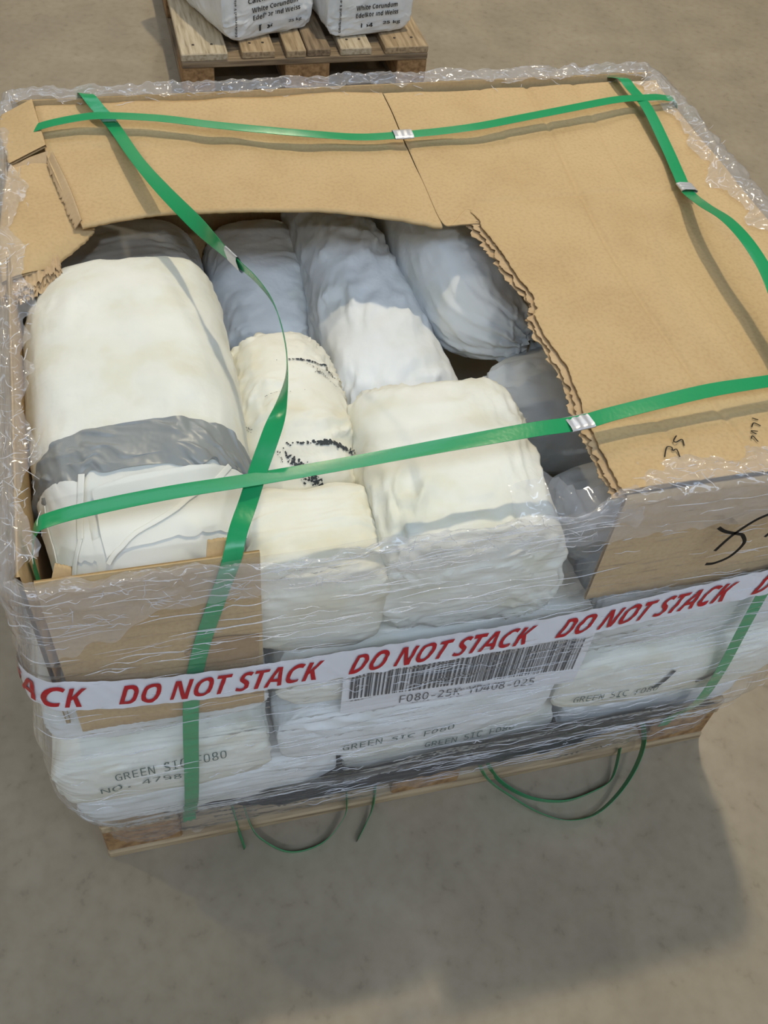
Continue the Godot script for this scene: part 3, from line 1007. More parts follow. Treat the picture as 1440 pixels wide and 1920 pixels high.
func card_box() -> void:
	var t := thing("cardboard_box", "torn brown cardboard box open at the top, flaps folded over the sacks", "box", V(0.56, 0.56, -0.43))
	var o := t.position
	var sag := func(q: Vector3, u: float, v: float) -> Vector3:
		return q + V(0, lump.get_noise_2d(q.x * 4.0, q.z * 4.0) * 0.004 + crease.get_noise_2d(q.x * 9.0, q.z * 2.0) * 0.0022, 0)
	# back flap with the folded lip, torn at its left end
	part(t, "back_flap", board(
		[V(0.055, 0.822, -0.868), V(0.2, 0.822, -0.872), V(0.4, 0.822, -0.873), V(0.607, 0.820, -0.868)],
		[V(0.108, 0.812, -0.560), V(0.2, 0.816, -0.572), V(0.33, 0.816, -0.567), V(0.47, 0.816, -0.545), V(0.608, 0.812, -0.50)], 0.005, o,
		func(q, u, v): return sag.call(q, u, v) + V(0.03 * v * (1.0 - v) * 4.0 * maxf(0.0, 0.12 - u) * -3.0, -0.002 * exp(-pow((v - 0.42) / 0.02, 2.0)), 0), 0.0015, 110, 50), M.card)
	# right flap, a big board from the seam to the torn inner edge
	var bend := func(q: Vector3, u: float, v: float) -> Vector3:
		var w: Vector3 = sag.call(q, u, v)
		# shallow creases that run front to back, and one across
		for cx in [[0.845, 0.003], [0.93, 0.0018], [0.76, 0.0014], [1.02, 0.0014]]:
			var line: float = cx[0] + 0.02 * sin(q.z * 5.0)
			w.y -= cx[1] * exp(-pow((q.x - line) / 0.004, 2.0))
		w.y -= 0.003 * exp(-pow((q.z + 0.542 + 0.02 * (0.85 - q.x)) / 0.004, 2.0)) * smoothstep(0.64, 0.7, q.x)
		w.y -= 0.002 * exp(-pow((q.z + 0.075) / 0.006, 2.0))
		return w
	var inner := [V(0.609, 0.82, -0.866), V(0.609, 0.817, -0.68), V(0.610, 0.814, -0.505), V(0.654, 0.818, -0.528), V(0.664, 0.82, -0.46), V(0.672, 0.82, -0.39), V(0.68, 0.822, -0.31), V(0.668, 0.822, -0.265), V(0.676, 0.82, -0.175), V(0.668, 0.82, -0.09), V(0.666, 0.82, -0.03), V(0.668, 0.82, 0.03)]
	var outer := []
	for q in inner:
		outer.append(V(lerpf(1.105, 1.095, clampf((q.z + 0.87) / 0.9, 0, 1)), 0.82, q.z))
	part(t, "right_flap", board(outer, inner, 0.0016, o, bend, 0.0035, 420, 150, 4.0, 0.27), M.card)
	# the lower liners and the flutes that show along the tear
	var under1 := []
	var under2 := []
	var under0 := []
	for q in inner.slice(3):
		under0.append(q + V(0.06, -0.0055, 0))
		under1.append(q + V(-0.006, -0.0055, 0))
		under2.append(q + V(-0.010, -0.0105, 0))
	part(t, "torn_liner", board(under0, under1, 0.0014, o, bend, 0.007, 240, 6, 31.0), M.card_torn)
	var deep := []
	for q in under0:
		deep.append(q + V(0, -0.005, 0))
	part(t, "torn_liner", board(deep, under2, 0.0014, o, bend, 0.008, 240, 6, 57.0), M.card_torn)
	for layer in 2:
		var p := PackedVector3Array()
		for i in 1100:
			var u := i / 519.0
			var q: Vector3 = spline(inner.slice(3), u)
			var rag := 0.006 * fine.get_noise_2d(u * 90.0 + layer * 40.0, 5.0)
			var y := -0.0042 - layer * 0.005 + sin(u * TAU * 40.0) * 0.0016
			for j in 5:
				var r := q + V(lerpf(0.04, 0.003 - layer * 0.004 + rag, j / 4.0), 0, 0)
				p.append(bend.call(r, 0.0, 0.0) + V(0, y, 0))
		part(t, "flute", grid_mesh(p, 520, 5, false, o), M.card_torn)
	# torn strip of the back flap's left end: an exposed inner face
	part(t, "torn_liner", board([V(0.076, 0.828, -0.73), V(0.096, 0.824, -0.64), V(0.108, 0.82, -0.565)], [V(0.066, 0.815, -0.72), V(0.083, 0.812, -0.63), V(0.098, 0.81, -0.56)], 0.0012, o, null, 0.006, 60, 6, 71.0), M.card_torn)
	# left flap, hanging in from the left wall, torn at the front
	part(t, "left_flap", board(
		[V(0.018, 0.812, -0.75), V(0.008, 0.812, -0.68), V(0.002, 0.812, -0.6), V(-0.002, 0.808, -0.53), V(0.0, 0.80, -0.468)],
		[V(0.085, 0.806, -0.735), V(0.097, 0.806, -0.66), V(0.11, 0.803, -0.595), V(0.118, 0.799, -0.562), V(0.058, 0.79, -0.5)], 0.004, o,
		func(q, u, v): return q + V(0, 0.004 * sin(v * PI) + 0.003 * fine.get_noise_2d(q.x * 12.0, q.z * 6.0), 0), 0.005, 80, 30, 12.0), M.card)
	for layer in 3:
		part(t, "torn_liner", board([V(-0.006, 0.803 - layer * 0.004, -0.54), V(0.03, 0.802 - layer * 0.004, -0.535), V(0.07, 0.80 - layer * 0.004, -0.53)], [V(-0.004, 0.792 - layer * 0.005, -0.452 + layer * 0.005), V(0.03, 0.79 - layer * 0.005, -0.466 + layer * 0.006), V(0.075, 0.792 - layer * 0.005, -0.50 + layer * 0.004)], 0.0012, o, func(q, u, v): return q + V(0, 0.004 * fine.get_noise_2d(q.x * 90.0 + layer * 20.0, q.z * 30.0), 0), 0.009, 90, 10, 80.0 + layer * 9), M.card_torn)
	# corner piece of the back flap that laps over the left wall
	part(t, "corner_piece", board([V(0.052, 0.836, -0.868), V(0.058, 0.836, -0.82), V(0.068, 0.83, -0.745)], [V(0.004, 0.822, -0.85), V(0.002, 0.826, -0.80), V(0.014, 0.818, -0.72)], 0.004, o, null, 0.002, 40, 14, 5.0), M.card)
	part(t, "corner_piece", board([V(0.07, 0.822, -0.742), V(0.04, 0.82, -0.728), V(0.016, 0.814, -0.712)], [V(0.07, 0.812, -0.728), V(0.045, 0.808, -0.712), V(0.02, 0.80, -0.695)], 0.003, o, null, 0.003, 40, 8, 6.0), M.card_torn)
	# walls
	card_wall(t, "back_wall", V(0.02, 0, -0.876), V(1.1, 0, -0.876), 0.43, 0.828, 0.003, 1.0)
	card_wall(t, "left_wall", V(0.004, 0, -0.87), V(0.012, 0, 0.02), 0.5, 0.806, 0.004, 2.0)
	card_wall(t, "right_wall", V(1.104, 0, -0.87), V(1.098, 0, 0.025), 0.5, 0.815, 0.004, 3.0)
	card_wall(t, "front_wall", V(0.03, 0, 0.032), V(0.256, 0, 0.034), 0.492, 0.806, 0.002, 4.0)
	card_wall(t, "front_wall", V(0.672, 0, 0.034), V(1.09, 0, 0.034), 0.605, 0.812, 0.004, 5.0)
	# small torn tabs inside the front left corner
	part(t, "torn_tab", board([V(0.04, 0.78, 0.024), V(0.062, 0.782, 0.026)], [V(0.05, 0.80, 0.004), V(0.066, 0.8, 0.012)], 0.004, o, null, 0.0012, 20, 8, 15.0), M.card)
	part(t, "torn_tab", board([V(0.2, 0.79, 0.026), V(0.235, 0.79, 0.026)], [V(0.205, 0.808, 0.008), V(0.228, 0.81, 0.01)], 0.004, o, null, 0.0012, 20, 8, 19.0), M.card)
	# a paper tear on the front left panel
	part(t, "torn_liner", board([V(0.165, 0.64, 0.0365), V(0.2, 0.662, 0.0365), V(0.252, 0.655, 0.0365)], [V(0.178, 0.605, 0.0368), V(0.21, 0.6, 0.0368), V(0.25, 0.598, 0.0368)], 0.001, o, null, 0.004, 50, 6, 23.0), M.card_inner)
	# pen marks on the right flap
	var y := 0.8225
	part(t, "pen_mark", strokes([[V(0.734, y, -0.008), V(0.743, y, -0.022), V(0.749, y, -0.021), V(0.748, y, -0.016), V(0.7535, y, -0.017), V(0.752, y, -0.005)], [V(0.763, y, -0.038), V(0.756, y, -0.031), V(0.758, y, -0.028), V(0.767, y, -0.031), V(0.765, y, -0.021)]], 0.0016, Vector3.UP, o), M.ink, "handwritten 35")
	part(t, "pen_mark", strokes([[V(0.852, y, -0.018), V(0.856, y, -0.022), V(0.858, y, -0.012)], [V(0.862, y, -0.024), V(0.858, y, -0.03), V(0.866, y, -0.028)], [V(0.862, y, -0.036), V(0.868, y, -0.042), V(0.874, y, -0.036)], [V(0.870, y, -0.05), V(0.876, y, -0.046)]], 0.0016, Vector3.UP, o), M.ink, "handwritten note")

# ------------------------------------------------------------------ black sheet below the sacks
func black_sheet() -> void:
	var t := thing("plastic_sheet", "black plastic sheet between the pallet and the bottom sacks", "sheet", V(0.54, 0.144, -0.43))
	var p := PackedVector3Array()
	for i in 160:
		var x := lerpf(0.10, 1.03, i / 159.0)
		var top := 0.166 + 0.068 * smoothstep(0.12, 0.6, x) - 0.04 * smoothstep(0.9, 1.03, x) + 0.008 * lump.get_noise_2d(x * 14.0, 2.0)
		var low := 0.142 - 0.058 * smoothstep(0.14, 0.3, x) + 0.055 * smoothstep(0.72, 0.95, x) + 0.006 * lump.get_noise_2d(x * 19.0, 7.0)
		for j in 24:
			var k := j / 23.0
			var y := lerpf(low, top, k)
			p.append(V(x, y, 0.0035 + 0.027 * smoothstep(0.144, 0.22, y) + 0.0035 * pull.get_noise_2d(x * 5.0, y * 70.0)))
	part(t, "hanging_edge", grid_mesh(p, 160, 24, false, t.position), M.black_sheet)
	part(t, "sheet_base", box_mesh(V(0, 0.0015, 0), V(1.0, 0.001, 0.86), 0.0003), M.black_sheet)

# ------------------------------------------------------------------ stretch film
var pull := noise(201, 1.0, 3)
var slack := noise(202, 1.0, 2)
var crumple := noise(203, 1.0, 3)

func film_point(d: float, y: float, total: float, lift: float, sd: float) -> Vector3:
	var a := TAU * d / total
	var cx := cos(a) * total / TAU
	var cz := sin(a) * total / TAU
	# pull lines run round the load and climb a little
	var yy := y + 0.02 * sin(a * 2.0 + sd)
	var w := pull.get_noise_3d(cx * 2.0 + sd, yy * 42.0, cz * 2.0)
	var mask := clampf(0.5 + 1.2 * slack.get_noise_3d(cx * 2.0, y * 5.0 + sd, cz * 2.0), 0.1, 1.2)
	var rope := pow(1.0 - absf(w), 7.0) * 0.0055 * mask
	var w2 := pull.get_noise_3d(cx * 4.0 + sd + 7.0, yy * 110.0, cz * 4.0)
	var h := lift + rope + w2 * 0.0018 + 0.005 * slack.get_noise_3d(cx * 3.0 + sd, y * 9.0, cz * 3.0)
	return outline(d, y, h)[0]

func film() -> void:
	var t := thing("stretch_film", "clear crinkled stretch film wrapped around the whole load", "film", V(0.54, 0.15, -0.43))
	var o := t.position
	var nd := 900
	var nv := 260
	var p := PackedVector3Array()
	var uv := PackedVector2Array()
	for i in nv:
		var k := i / float(nv - 1)
		var y0 := lerpf(0.072, 0.812, k)
		for j in nd + 1:
			var f := j / float(nd)
			var y := y0
			y += (1.0 - k) * 0.02 * lump.get_noise_2d(f * 40.0, 0.0)
			var total := around(y)
			p.append(film_point(f * total, y, total, 0.003, 0.0))
			uv.append(Vector2(f * 4.0, y0))
	part(t, "wrap_sheet", grid_mesh(p, nv, nd + 1, false, o, true, uv), M.film)
	# crumpled rim folded over the top edge
	p = PackedVector3Array()
	uv = PackedVector2Array()
	nd = 1000
	nv = 34
	var total := around(0.8)
	for j in nd + 1:
		var f := j / float(nd)
		var d := f * total
		var q: Array = outline(d, 0.8, 0.008)
		var b: Vector3 = q[0]
		var n: Vector3 = q[1]
		# how far the film lies in over the top, and how high its fold stands
		var inward := 0.035
		var rise := 0.022
		var skirt := 0.03
		if n.z > 0.6:
			skirt = lerpf(0.12, 0.045, smoothstep(0.02, 0.16, b.x)) * (1.0 + 0.25 * lump.get_noise_2d(d * 20.0, 5.0))
			inward = lerpf(0.02, 0.012, smoothstep(0.1, 0.26, b.x))
			rise = lerpf(0.014, 0.0, smoothstep(0.2, 0.28, b.x)) + 0.012 * smoothstep(0.3, 0.4, b.x)
			inward = lerpf(inward, 0.055, smoothstep(0.62, 0.78, b.x))
			rise = lerpf(rise, 0.03, smoothstep(0.6, 0.7, b.x))
		elif n.x > 0.6:
			inward = 0.055
			rise = 0.034
		elif n.x < -0.6:
			inward = 0.045
			rise = 0.028
		else:
			inward = 0.03
			rise = 0.04
		inward *= 1.0 + 0.55 * lump.get_noise_2d(d * 9.0, 0.0)
		for i in nv:
			var k := i / float(nv - 1)
			var c := b
			if k < 0.35:
				c += V(0, -skirt + (k / 0.35) * (skirt + rise * 0.7), 0)
			else:
				var g := (k - 0.35) / 0.65
				c += V(0, rise * (0.7 + 0.3 * sin(minf(g * 3.0, 1.57))) - 0.01 * smoothstep(0.3, 1.0, g), 0) - n * inward * g
			var cr := V(crumple.get_noise_3d(c.x * 20.0, c.y * 60.0, c.z * 20.0), crumple.get_noise_3d(c.x * 26.0 + 9.0, c.y * 50.0, c.z * 26.0), crumple.get_noise_3d(c.x * 20.0, c.y * 60.0 + 5.0, c.z * 20.0))
			p.append(c + cr * 0.008 * smoothstep(0.0, 0.25, k) + n * 0.004)
			uv.append(Vector2(d, k * 0.12))
	part(t, "crumpled_rim", grid_mesh(p, nd + 1, nv, false, o, false, uv), M.film_rim)
	# a loose turned-up corner of film at the front
	p = PackedVector3Array()
	for i in 24:
		for j in 30:
			var k := i / 23.0
			var l := j / 29.0
			var c := V(lerpf(0.545, 0.70, l), 0.775 + 0.05 * k * (0.6 + 0.4 * sin(l * 7.0)), 0.044 - 0.05 * k * k)
			p.append(c + V(0, crumple.get_noise_3d(c.x * 50.0, c.y * 40.0, 1.0) * 0.012, crumple.get_noise_3d(c.x * 50.0, c.y * 40.0, 7.0) * 0.012))
	part(t, "loose_corner", grid_mesh(p, 24, 30, false, o), M.film_rim)
	# pulled folds that run round the load, and short crinkles along the rim
	var rng := RandomNumberGenerator.new()
	rng.seed = 19
	var folds := []
	for i in 720:
		var d0 := rng.randf_range(-0.85, 1.9) if i % 3 == 0 else rng.randf_range(0.0, 1.12)
		var y0: float = [rng.randf_range(0.62, 0.8), rng.randf_range(0.09, 0.24), rng.randf_range(0.2, 0.8)][i % 3]
		if i % 3 == 1:
			d0 = rng.randf_range(0.3, 1.0)
			if i % 2 == 0:
				y0 = rng.randf_range(0.3, 0.56)
		var l := rng.randf_range(0.01, 0.11)
		var climb := rng.randfn() * 0.05
		var pts := []
		for k in 5:
			var s := (k - 2) / 2.0 * l * 0.5
			pts.append(outline(d0 + s, y0 + climb * s + rng.randfn() * 0.0012, 0.0085 + rng.randfn() * 0.0012)[0])
		folds.append([pts, rng.randf_range(0.00025, 0.0008)])
	for i in 520:
		var d0 := rng.randf() * total
		if i % 2 == 0:
			d0 = rng.randf_range(-0.2, 1.2)
		var q: Array = outline(d0, 0.8, 0.008)
		var n: Vector3 = q[1]
		var back := n.z < -0.6
		var along := Vector3.UP.cross(n)
		var g := rng.randf()
		var c: Vector3
		if n.z > 0.6 and q[0].x < 0.27:
			c = q[0] + V(0, rng.randf_range(-0.06, 0.01), 0)
			n = V(0, 1, 0)
		elif n.z > 0.6 and q[0].x < 0.66:
			c = q[0] + V(0, rng.randf_range(-0.05, 0.008), 0)
			n = V(0, 1, 0)
		else:
			c = q[0] + V(0, (0.036 if back else 0.03) * (1.0 - 0.4 * g), 0) - n * 0.05 * g
		var turn := rng.randfn() * 0.7
		var dir := along * cos(turn) + n * sin(turn)
		var l := rng.randf_range(0.006, 0.03)
		var pts := []
		for k in 4:
			pts.append(c + dir * l * (k - 1.5) / 3.0 + V(rng.randfn(), rng.randfn(), rng.randfn()) * 0.0009)
		folds.append([pts, rng.randf_range(0.0003, 0.0007)])
	part(t, "film_fold", strands(folds, o), M.film_fold).set_meta("kind", "stuff")
	# marker strokes on the film
	var z := 0.0605
	part(t, "marker_mark", strokes([[V(0.792, 0.763, z), V(0.806, 0.752, z), V(0.832, 0.741, z)], [V(0.805, 0.715, z), V(0.818, 0.742, z), V(0.838, 0.765, z), V(0.853, 0.774, z)], [V(0.832, 0.741, z), V(0.842, 0.722, z), V(0.833, 0.698, z), V(0.815, 0.688, z), V(0.802, 0.689, z)]], 0.0052, V(0, 0, 1), o), M.ink, "black marker scribble")
	part(t, "marker_mark", strokes([[V(0.868, 0.728, z), V(0.88, 0.75, z), V(0.9, 0.772, z)], [V(0.87, 0.772, z), V(0.89, 0.768, z), V(0.905, 0.755, z)]], 0.005, V(0, 0, 1), o), M.ink, "black marker scribble")

# ------------------------------------------------------------------ warning tape
func warning_tape() -> void:
	var t := thing("warning_tape", "white tape with red DO NOT STACK lettering round the load", "tape", V(0.54, 0.53, -0.43))
	var o := t.position
	var place := func(d: float, v: float, lift: float) -> Vector3:
		var y := 0.577 + v + 0.05 * exp(-maxf(d, 0.0) / 0.11) * smoothstep(-0.25, 0.05, d) + 0.03 * smoothstep(0.6, 1.0, d)
		return outline(d, y, lift + 0.0012 * fine.get_noise_2d(d * 40.0, v * 60.0))[0]
	var p := PackedVector3Array()
	var nd := 560
	for i in 9:
		for j in nd:
			var d := lerpf(-0.75, 2.0, j / float(nd - 1))
			var edge := 0.002 * fine.get_noise_2d(d * 45.0, i * 0.4)
			p.append(place.call(d, lerpf(-0.0305, 0.0305, i / 8.0) + edge, 0.0095))
	part(t, "tape_band", grid_mesh(p, 9, nd, false, o, true), M.tape_white)
	var src := split_triangles(scaled(text_triangles("DO NOT STACK", true), 0.235, 0.043, 0.22), 0.012)
	for k in range(-2, 5):
		var out := PackedVector3Array()
		for q in src:
			out.append(place.call(0.087 + k * 0.276 + q.x, q.y - 0.0215, 0.0112) - o)
		part(t, "red_lettering", tris_mesh(out), M.tape_red)

# ------------------------------------------------------------------ straps
func clip(t: Node3D, at: Vector3, along: Vector3, side: Vector3) -> void:
	var b := Basis(along.normalized(), along.cross(side).normalized() * -1.0, side.normalized()).orthonormalized()
	var p := PackedVector3Array()
	var w := 0.0122
	for i in 13:
		var x := lerpf(-0.015, 0.015, i / 12.0)
		var h := 0.0022 + (0.0007 if (i % 4) < 2 else 0.0)
		for q in [Vector2(-w * 0.6, h), Vector2(w * 0.6, h), Vector2(w, 0.0012), Vector2(w, -0.0012), Vector2(w * 0.6, -h), Vector2(-w * 0.6, -h), Vector2(-w, -0.0012), Vector2(-w, 0.0012)]:
			p.append(at + b * V(x, q.y, q.x))
	var o := part(t, "strap_clip", grid_mesh(p, 13, 8, true, base_of(t)), M.clip, "crimped metal clip")

func straps() -> void:
	var g := "green straps over the load"
	var s1 := [V(0.004, 0.72, -0.80), V(0.002, 0.77, -0.797), V(0.012, 0.80, -0.793), V(0.037, 0.822, -0.791), V(0.067, 0.836, -0.789), V(0.121, 0.842, -0.795), V(0.160, 0.845, -0.791), V(0.238, 0.842, -0.781), V(0.315, 0.840, -0.758), V(0.392, 0.840, -0.735), V(0.471, 0.838, -0.717), V(0.537, 0.833, -0.712), V(0.602, 0.832, -0.714), V(0.667, 0.834, -0.715), V(0.729, 0.838, -0.717), V(0.805, 0.840, -0.731), V(0.884, 0.842, -0.746), V(0.978, 0.842, -0.767), V(1.029, 0.840, -0.773), V(1.082, 0.832, -0.784), V(1.108, 0.815, -0.786), V(1.112, 0.72, -0.786)]
	var t := thing("packing_strap", "green packing strap across the back of the box, side to side", "strap", V(0.56, 0.72, -0.76), g)
	part(t, "strap_band", ribbon(s1, s1.map(func(q): return V(0.0, 0.0, 1.0)), 0.020, 0.0009, t.position, 260), M.strap)
	clip(t, V(0.602, 0.8325, -0.714), V(1, 0, 0), V(0, 0, 1))
	var s2 := [V(0.02, 0.70, -0.04), V(0.022, 0.76, -0.038), V(0.034, 0.810, -0.036), V(0.055, 0.826, -0.034), V(0.110, 0.838, -0.032), V(0.180, 0.846, -0.031), V(0.258, 0.848, -0.032), V(0.333, 0.848, -0.036), V(0.393, 0.848, -0.040), V(0.485, 0.850, -0.045), V(0.582, 0.850, -0.051), V(0.640, 0.846, -0.056), V(0.686, 0.846, -0.064), V(0.757, 0.850, -0.071), V(0.822, 0.852, -0.077), V(0.896, 0.852, -0.080), V(0.998, 0.845, -0.09), V(1.08, 0.832, -0.1), V(1.11, 0.81, -0.105), V(1.115, 0.72, -0.105)]
	t = thing("packing_strap", "green packing strap across the front of the box, passing over the other straps", "strap", V(0.56, 0.70, -0.06), g)
	part(t, "strap_band", ribbon(s2, s2.map(func(q): return V(0.0, -0.19 * exp(-pow((q.x - 0.61) / 0.11, 2.0)) - 0.12 * exp(-pow((q.x - 0.8) / 0.05, 2.0)) + 0.1 * exp(-pow((q.x - 0.3) / 0.15, 2.0)), 1.0)), 0.020, 0.0009, t.position, 260), M.strap)
	clip(t, V(0.640, 0.8465, -0.056), V(1, 0.0, -0.11), V(0, 0.1, 1))
	# loose strap on the left: twisted in the air, then down the front
	var s3 := [V(0.128, 0.70, -0.905), V(0.128, 0.80, -0.903), V(0.132, 0.842, -0.865), V(0.150, 0.840, -0.820), V(0.169, 0.834, -0.776), V(0.193, 0.842, -0.674), V(0.219, 0.855, -0.577), V(0.246, 0.870, -0.485), V(0.270, 0.884, -0.405), V(0.288, 0.892, -0.351), V(0.308, 0.897, -0.301), V(0.320, 0.900, -0.250), V(0.322, 0.898, -0.195), V(0.317, 0.892, -0.149), V(0.302, 0.882, -0.103), V(0.285, 0.868, -0.071), V(0.269, 0.85, -0.046), V(0.252, 0.833, -0.015), V(0.237, 0.824, 0.014), V(0.225, 0.80, 0.036), V(0.205, 0.73, 0.038), V(0.184, 0.647, 0.038), V(0.168, 0.56, 0.04), V(0.160, 0.48, 0.045), V(0.152, 0.36, 0.05), V(0.145, 0.25, 0.042), V(0.138, 0.15, 0.012), V(0.136, 0.10, 0.004)]
	var view := V(0.2, -0.75, -0.45)
	var sd := []
	for i in s3.size():
		var a := V(1, 0, 0.35)
		if i >= 6 and i <= 14:
			var k: float = [0.15, 0.35, 0.6, 0.8, 0.9, 0.97, 0.97, 0.85, 0.45][i - 6]
			a = V(1, 0.1, 0.3).normalized().lerp(-view.normalized() if i > 3 else view, k)
		elif i > 14 and i < 19:
			a = V(1, -0.1, 0.55)
		elif i >= 19:
			a = V(1, 0.2, 0)
		sd.append(a)
	t = thing("packing_strap", "loose twisted green strap on the left, running down the front of the load", "strap", V(0.22, 0.10, -0.43), g)
	part(t, "strap_band", ribbon(s3, sd, 0.020, 0.0009, t.position, 380), M.strap)
	clip(t, V(0.288, 0.892, -0.351), V(0.019, 0.006, 0.052), sd[9])
	var s4 := [V(1.026, 0.72, -0.905), V(1.026, 0.80, -0.90), V(1.025, 0.838, -0.845), V(1.027, 0.840, -0.806), V(1.03, 0.838, -0.742), V(1.017, 0.832, -0.631), V(1.005, 0.831, -0.563), V(0.994, 0.834, -0.509), V(0.977, 0.860, -0.433), V(0.972, 0.880, -0.370), V(0.967, 0.890, -0.312), V(0.964, 0.890, -0.259), V(0.961, 0.885, -0.221), V(0.956, 0.870, -0.165), V(0.946, 0.856, -0.089), V(0.94, 0.838, -0.017), V(0.938, 0.80, 0.04), V(0.94, 0.65, 0.042), V(0.945, 0.5, 0.045), V(0.95, 0.36, 0.05), V(0.955, 0.25, 0.042), V(0.96, 0.15, 0.012), V(0.96, 0.10, 0.004)]
	t = thing("packing_strap", "green packing strap on the right, arched above the cardboard and running front to back", "strap", V(0.98, 0.10, -0.43), g)
	part(t, "strap_band", ribbon(s4, s4.map(func(q): return V(1, 0.0, 0.1 if q.z < 0.0 else 0.0)), 0.020, 0.0009, t.position, 300), M.strap)
	clip(t, V(0.997, 0.8345, -0.516), V(-0.011, 0.012, 0.06), V(1, 0.0, 0.15))
	# slack ends that hang out on the floor in front of the pallet
	g = "slack straps on the floor"
	var f := [V(0.22, 0.055, -0.05), V(0.231, 0.03, 0.005), V(0.249, 0.018, 0.031), V(0.289, 0.009, 0.055), V(0.340, 0.009, 0.052), V(0.377, 0.02, 0.030), V(0.394, 0.03, 0.005), V(0.40, 0.05, -0.05)]
	t = thing("packing_strap", "small slack loop of green strap on the floor at the pallet's left half", "strap", V(0.31, 0.0, 0.0), g)
	part(t, "strap_band", ribbon(f, f.map(func(q): return V(0, 1, 0.25)), 0.019, 0.0008, t.position, 90), M.strap)
	f = [V(0.63, 0.06, -0.05), V(0.643, 0.03, 0.002), V(0.684, 0.016, 0.046), V(0.722, 0.011, 0.079), V(0.763, 0.01, 0.100), V(0.813, 0.011, 0.101), V(0.862, 0.02, 0.08), V(0.908, 0.035, 0.045), V(0.94, 0.05, 0.003), V(0.945, 0.07, -0.04)]
	t = thing("packing_strap", "large slack loop of green strap on the floor at the pallet's right half", "strap", V(0.79, 0.0, 0.03), g)
	part(t, "strap_band", ribbon(f, f.map(func(q): return V(0, 1, 0.45)), 0.020, 0.0008, t.position, 110), M.strap)
	f = [V(0.645, 0.05, -0.04), V(0.665, 0.02, 0.005), V(0.71, 0.009, 0.045), V(0.77, 0.0085, 0.066), V(0.83, 0.009, 0.06), V(0.87, 0.012, 0.045), V(0.9, 0.03, 0.0)]
	part(t, "strap_band", ribbon(f, f.map(func(q): return V(0, 1, 0.2)), 0.019, 0.0008, t.position, 90), M.strap)
	t = thing("packing_strap", "short green strap end sticking out on the floor beside the small loop", "strap", V(0.42, 0.0, 0.03), g)
	part(t, "strap_band", ribbon([V(0.455, 0.04, -0.04), V(0.439, 0.02, 0.009), V(0.42, 0.010, 0.036), V(0.401, 0.0085, 0.059)], [V(0.2, 1, 0), V(0.2, 1, 0), V(0.2, 1, 0), V(0.2, 1, 0)], 0.019, 0.0008, t.position, 40), M.strap)
	t = thing("packing_strap", "dark short strap end on the floor left of the small loop", "strap", V(0.214, 0.0, 0.01), g)
	part(t, "strap_band", ribbon([V(0.205, 0.03, -0.04), V(0.21, 0.015, 0.0), V(0.216, 0.009, 0.033)], [V(0.1, 1, 0), V(0.1, 1, 0), V(0.1, 1, 0)], 0.019, 0.0008, t.position, 30), M.strap)

# ------------------------------------------------------------------ hall
func slab(o: Node3D, called: String, lo: Vector3, hi: Vector3, m: Material) -> void:
	part(o, called, box_mesh((lo + hi) * 0.5, hi - lo, 0.005), m)

func hall() -> void:
	var f := shell("floor")
	slab(f, "floor_slab", V(-10, -0.3, -12), V(14, 0, 16), M.concrete)
	var c := shell("ceiling")
	slab(c, "roof_deck", V(-10, 7.6, -12), V(14, 7.8, 9), M.steel_roof)
	var w := shell("wall_left")
	slab(w, "wall_panel", V(-10.2, 0, -12), V(-10, 7.6, 9), M.wall)
	w = shell("wall_right")
	slab(w, "wall_panel", V(14, 0, -12), V(14.2, 7.6, 9), M.wall)
	w = shell("wall_back")
	slab(w, "wall_panel", V(-10.2, 0, -12.2), V(14.2, 7.6, -12), M.wall)
	w = shell("wall_front")
	slab(w, "wall_panel", V(-10.2, 0, 9), V(14.2, 7.6, 9.2), M.wall)

# a long translucent daylight panel set in the roof
func rooflight(called: String, lo: Vector3, hi: Vector3, energy: float, col: Color) -> void:
	var o := shell(called)
	var e := plain(Color.WHITE, 0.6)
	e.emission_enabled = true
	e.emission = col
	e.emission_energy_multiplier = 1.5
	slab(o, "daylight_panel", lo, hi, e)
	var l := AreaLight3D.new()
	l.name = "daylight"
	l.area_size = Vector2(hi.x - lo.x, hi.z - lo.z)
	l.position = V((lo.x + hi.x) * 0.5, lo.y - 0.02, (lo.z + hi.z) * 0.5)
	l.rotation_degrees = V(-90, 0, 0)
	l.light_energy = energy
	l.light_color = col
	l.area_range = 40
	l.area_attenuation = 2
	l.shadow_enabled = true
	o.add_child(l)

func high_bay(called: String, label: String, at: Vector3, energy: float, col: Color) -> void:
	var t := thing(called, label, "lamp", at, "high bay lamps under the roof")
	part(t, "lamp_housing", lathe([Vector2(0.0, 0.2), Vector2(0.06, 0.2), Vector2(0.08, 0.12), Vector2(0.16, 0.05), Vector2(0.17, 0.0), Vector2(0.15, 0.0), Vector2(0.0, 0.01)], Vector3.ZERO), plain(rgb(60, 62, 66), 0.5, 0.3))
	part(t, "lamp_rod", lathe([Vector2(0.0, 0.8), Vector2(0.01, 0.8), Vector2(0.01, 0.2), Vector2(0.0, 0.2)], Vector3.ZERO, 10), plain(rgb(150, 150, 150), 0.4, 0.8))
	var e := plain(Color.WHITE, 0.5)
	e.emission_enabled = true
	e.emission = col
	e.emission_energy_multiplier = 6.0
	part(t, "lamp_glow", lathe([Vector2(0.0, -0.002), Vector2(0.145, -0.002), Vector2(0.145, 0.0), Vector2(0.0, 0.0)], Vector3.ZERO), e)
	var l := SpotLight3D.new()
	l.name = "lamp_beam"
	l.position = V(0, -0.03, 0)
	l.rotation_degrees = V(-90, 0, 0)
	l.spot_angle = 78
	l.spot_angle_attenuation = 0.25
	l.spot_range = 40
	l.spot_attenuation = 2
	l.light_energy = energy
	l.light_color = col
	l.light_size = 0.14
	l.shadow_enabled = true
	t.add_child(l)

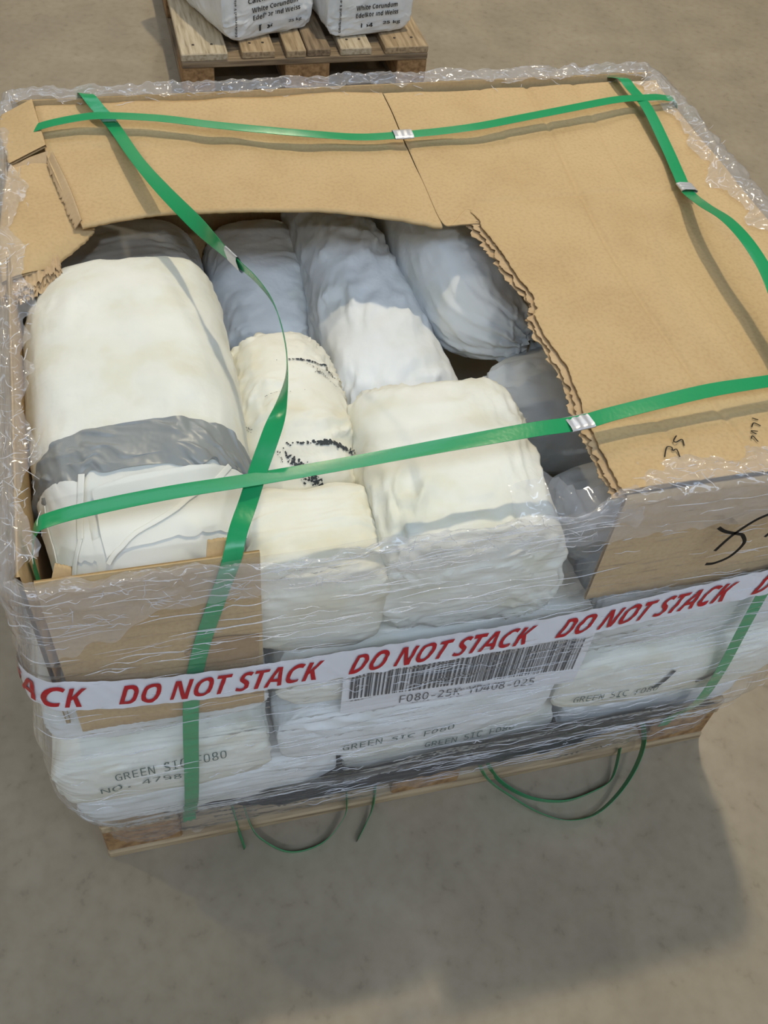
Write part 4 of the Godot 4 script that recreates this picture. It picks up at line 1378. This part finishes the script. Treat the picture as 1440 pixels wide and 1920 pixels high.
func _ready() -> void:
	# camera
	var cam := Camera3D.new()
	cam.name = "camera"
	add_child(cam)
	cam.fov = 54.846
	cam.near = 0.05
	cam.far = 60
	cam.position = V(0.1697, 1.6314, 0.6562)
	cam.look_at_from_position(cam.position, cam.position + V(0.2112, -0.7660, -0.6070), V(0.1352, 0.6380, -0.7581))
	cam.current = true
	# air and daylight
	var env := Environment.new()
	env.background_mode = Environment.BG_SKY
	var sky := Sky.new()
	var sm := ProceduralSkyMaterial.new()
	sm.sky_top_color = Color(0.62, 0.72, 0.9)
	sm.sky_horizon_color = Color(0.8, 0.86, 0.95)
	sm.ground_bottom_color = Color(0.4, 0.4, 0.4)
	sm.ground_horizon_color = Color(0.6, 0.62, 0.65)
	sm.sky_energy_multiplier = 1.6
	sky.sky_material = sm
	env.sky = sky
	env.tonemap_mode = Environment.TONE_MAPPER_LINEAR
	env.tonemap_exposure = 0.92
	env.sdfgi_enabled = true
	env.ssao_enabled = true
	env.ssil_enabled = true
	var we := WorldEnvironment.new()
	we.name = "world_environment"
	we.environment = env
	add_child(we)
	make_materials()
	hall()
	var warm := Color(1.0, 0.94, 0.81)
	var cool := Color(0.80, 0.89, 1.0)
	rooflight("window_1", V(-5.0, 7.52, 3.6), V(6.0, 7.59, 5.6), 42.0, cool)
	rooflight("window_2", V(-5.0, 7.52, -7.6), V(6.0, 7.59, -6.0), 14.0, cool)
	high_bay("high_bay_lamp", "round high bay lamp above and behind the load", V(1.95, 6.8, -2.2), 24.5, warm)
	high_bay("high_bay_lamp", "round high bay lamp far to the left of the load", V(-5.5, 6.8, -4.2), 15.0, warm)
	high_bay("high_bay_lamp", "round high bay lamp far behind the load", V(1.95, 6.8, -9.0), 12.0, warm)
	high_bay("high_bay_lamp", "round high bay lamp far to the right of the load", V(9.5, 6.8, -2.2), 9.0, warm)
	high_bay("high_bay_lamp", "round high bay lamp in front of the load, behind the photographer", V(0.2, 6.8, 6.8), 16.0, Color(0.96, 0.98, 1.0))
	main_pallet()
	far_pallet()
	lower_sacks()
	box_sacks()
	card_box()
	black_sheet()
	straps()
	warning_tape()
	film()
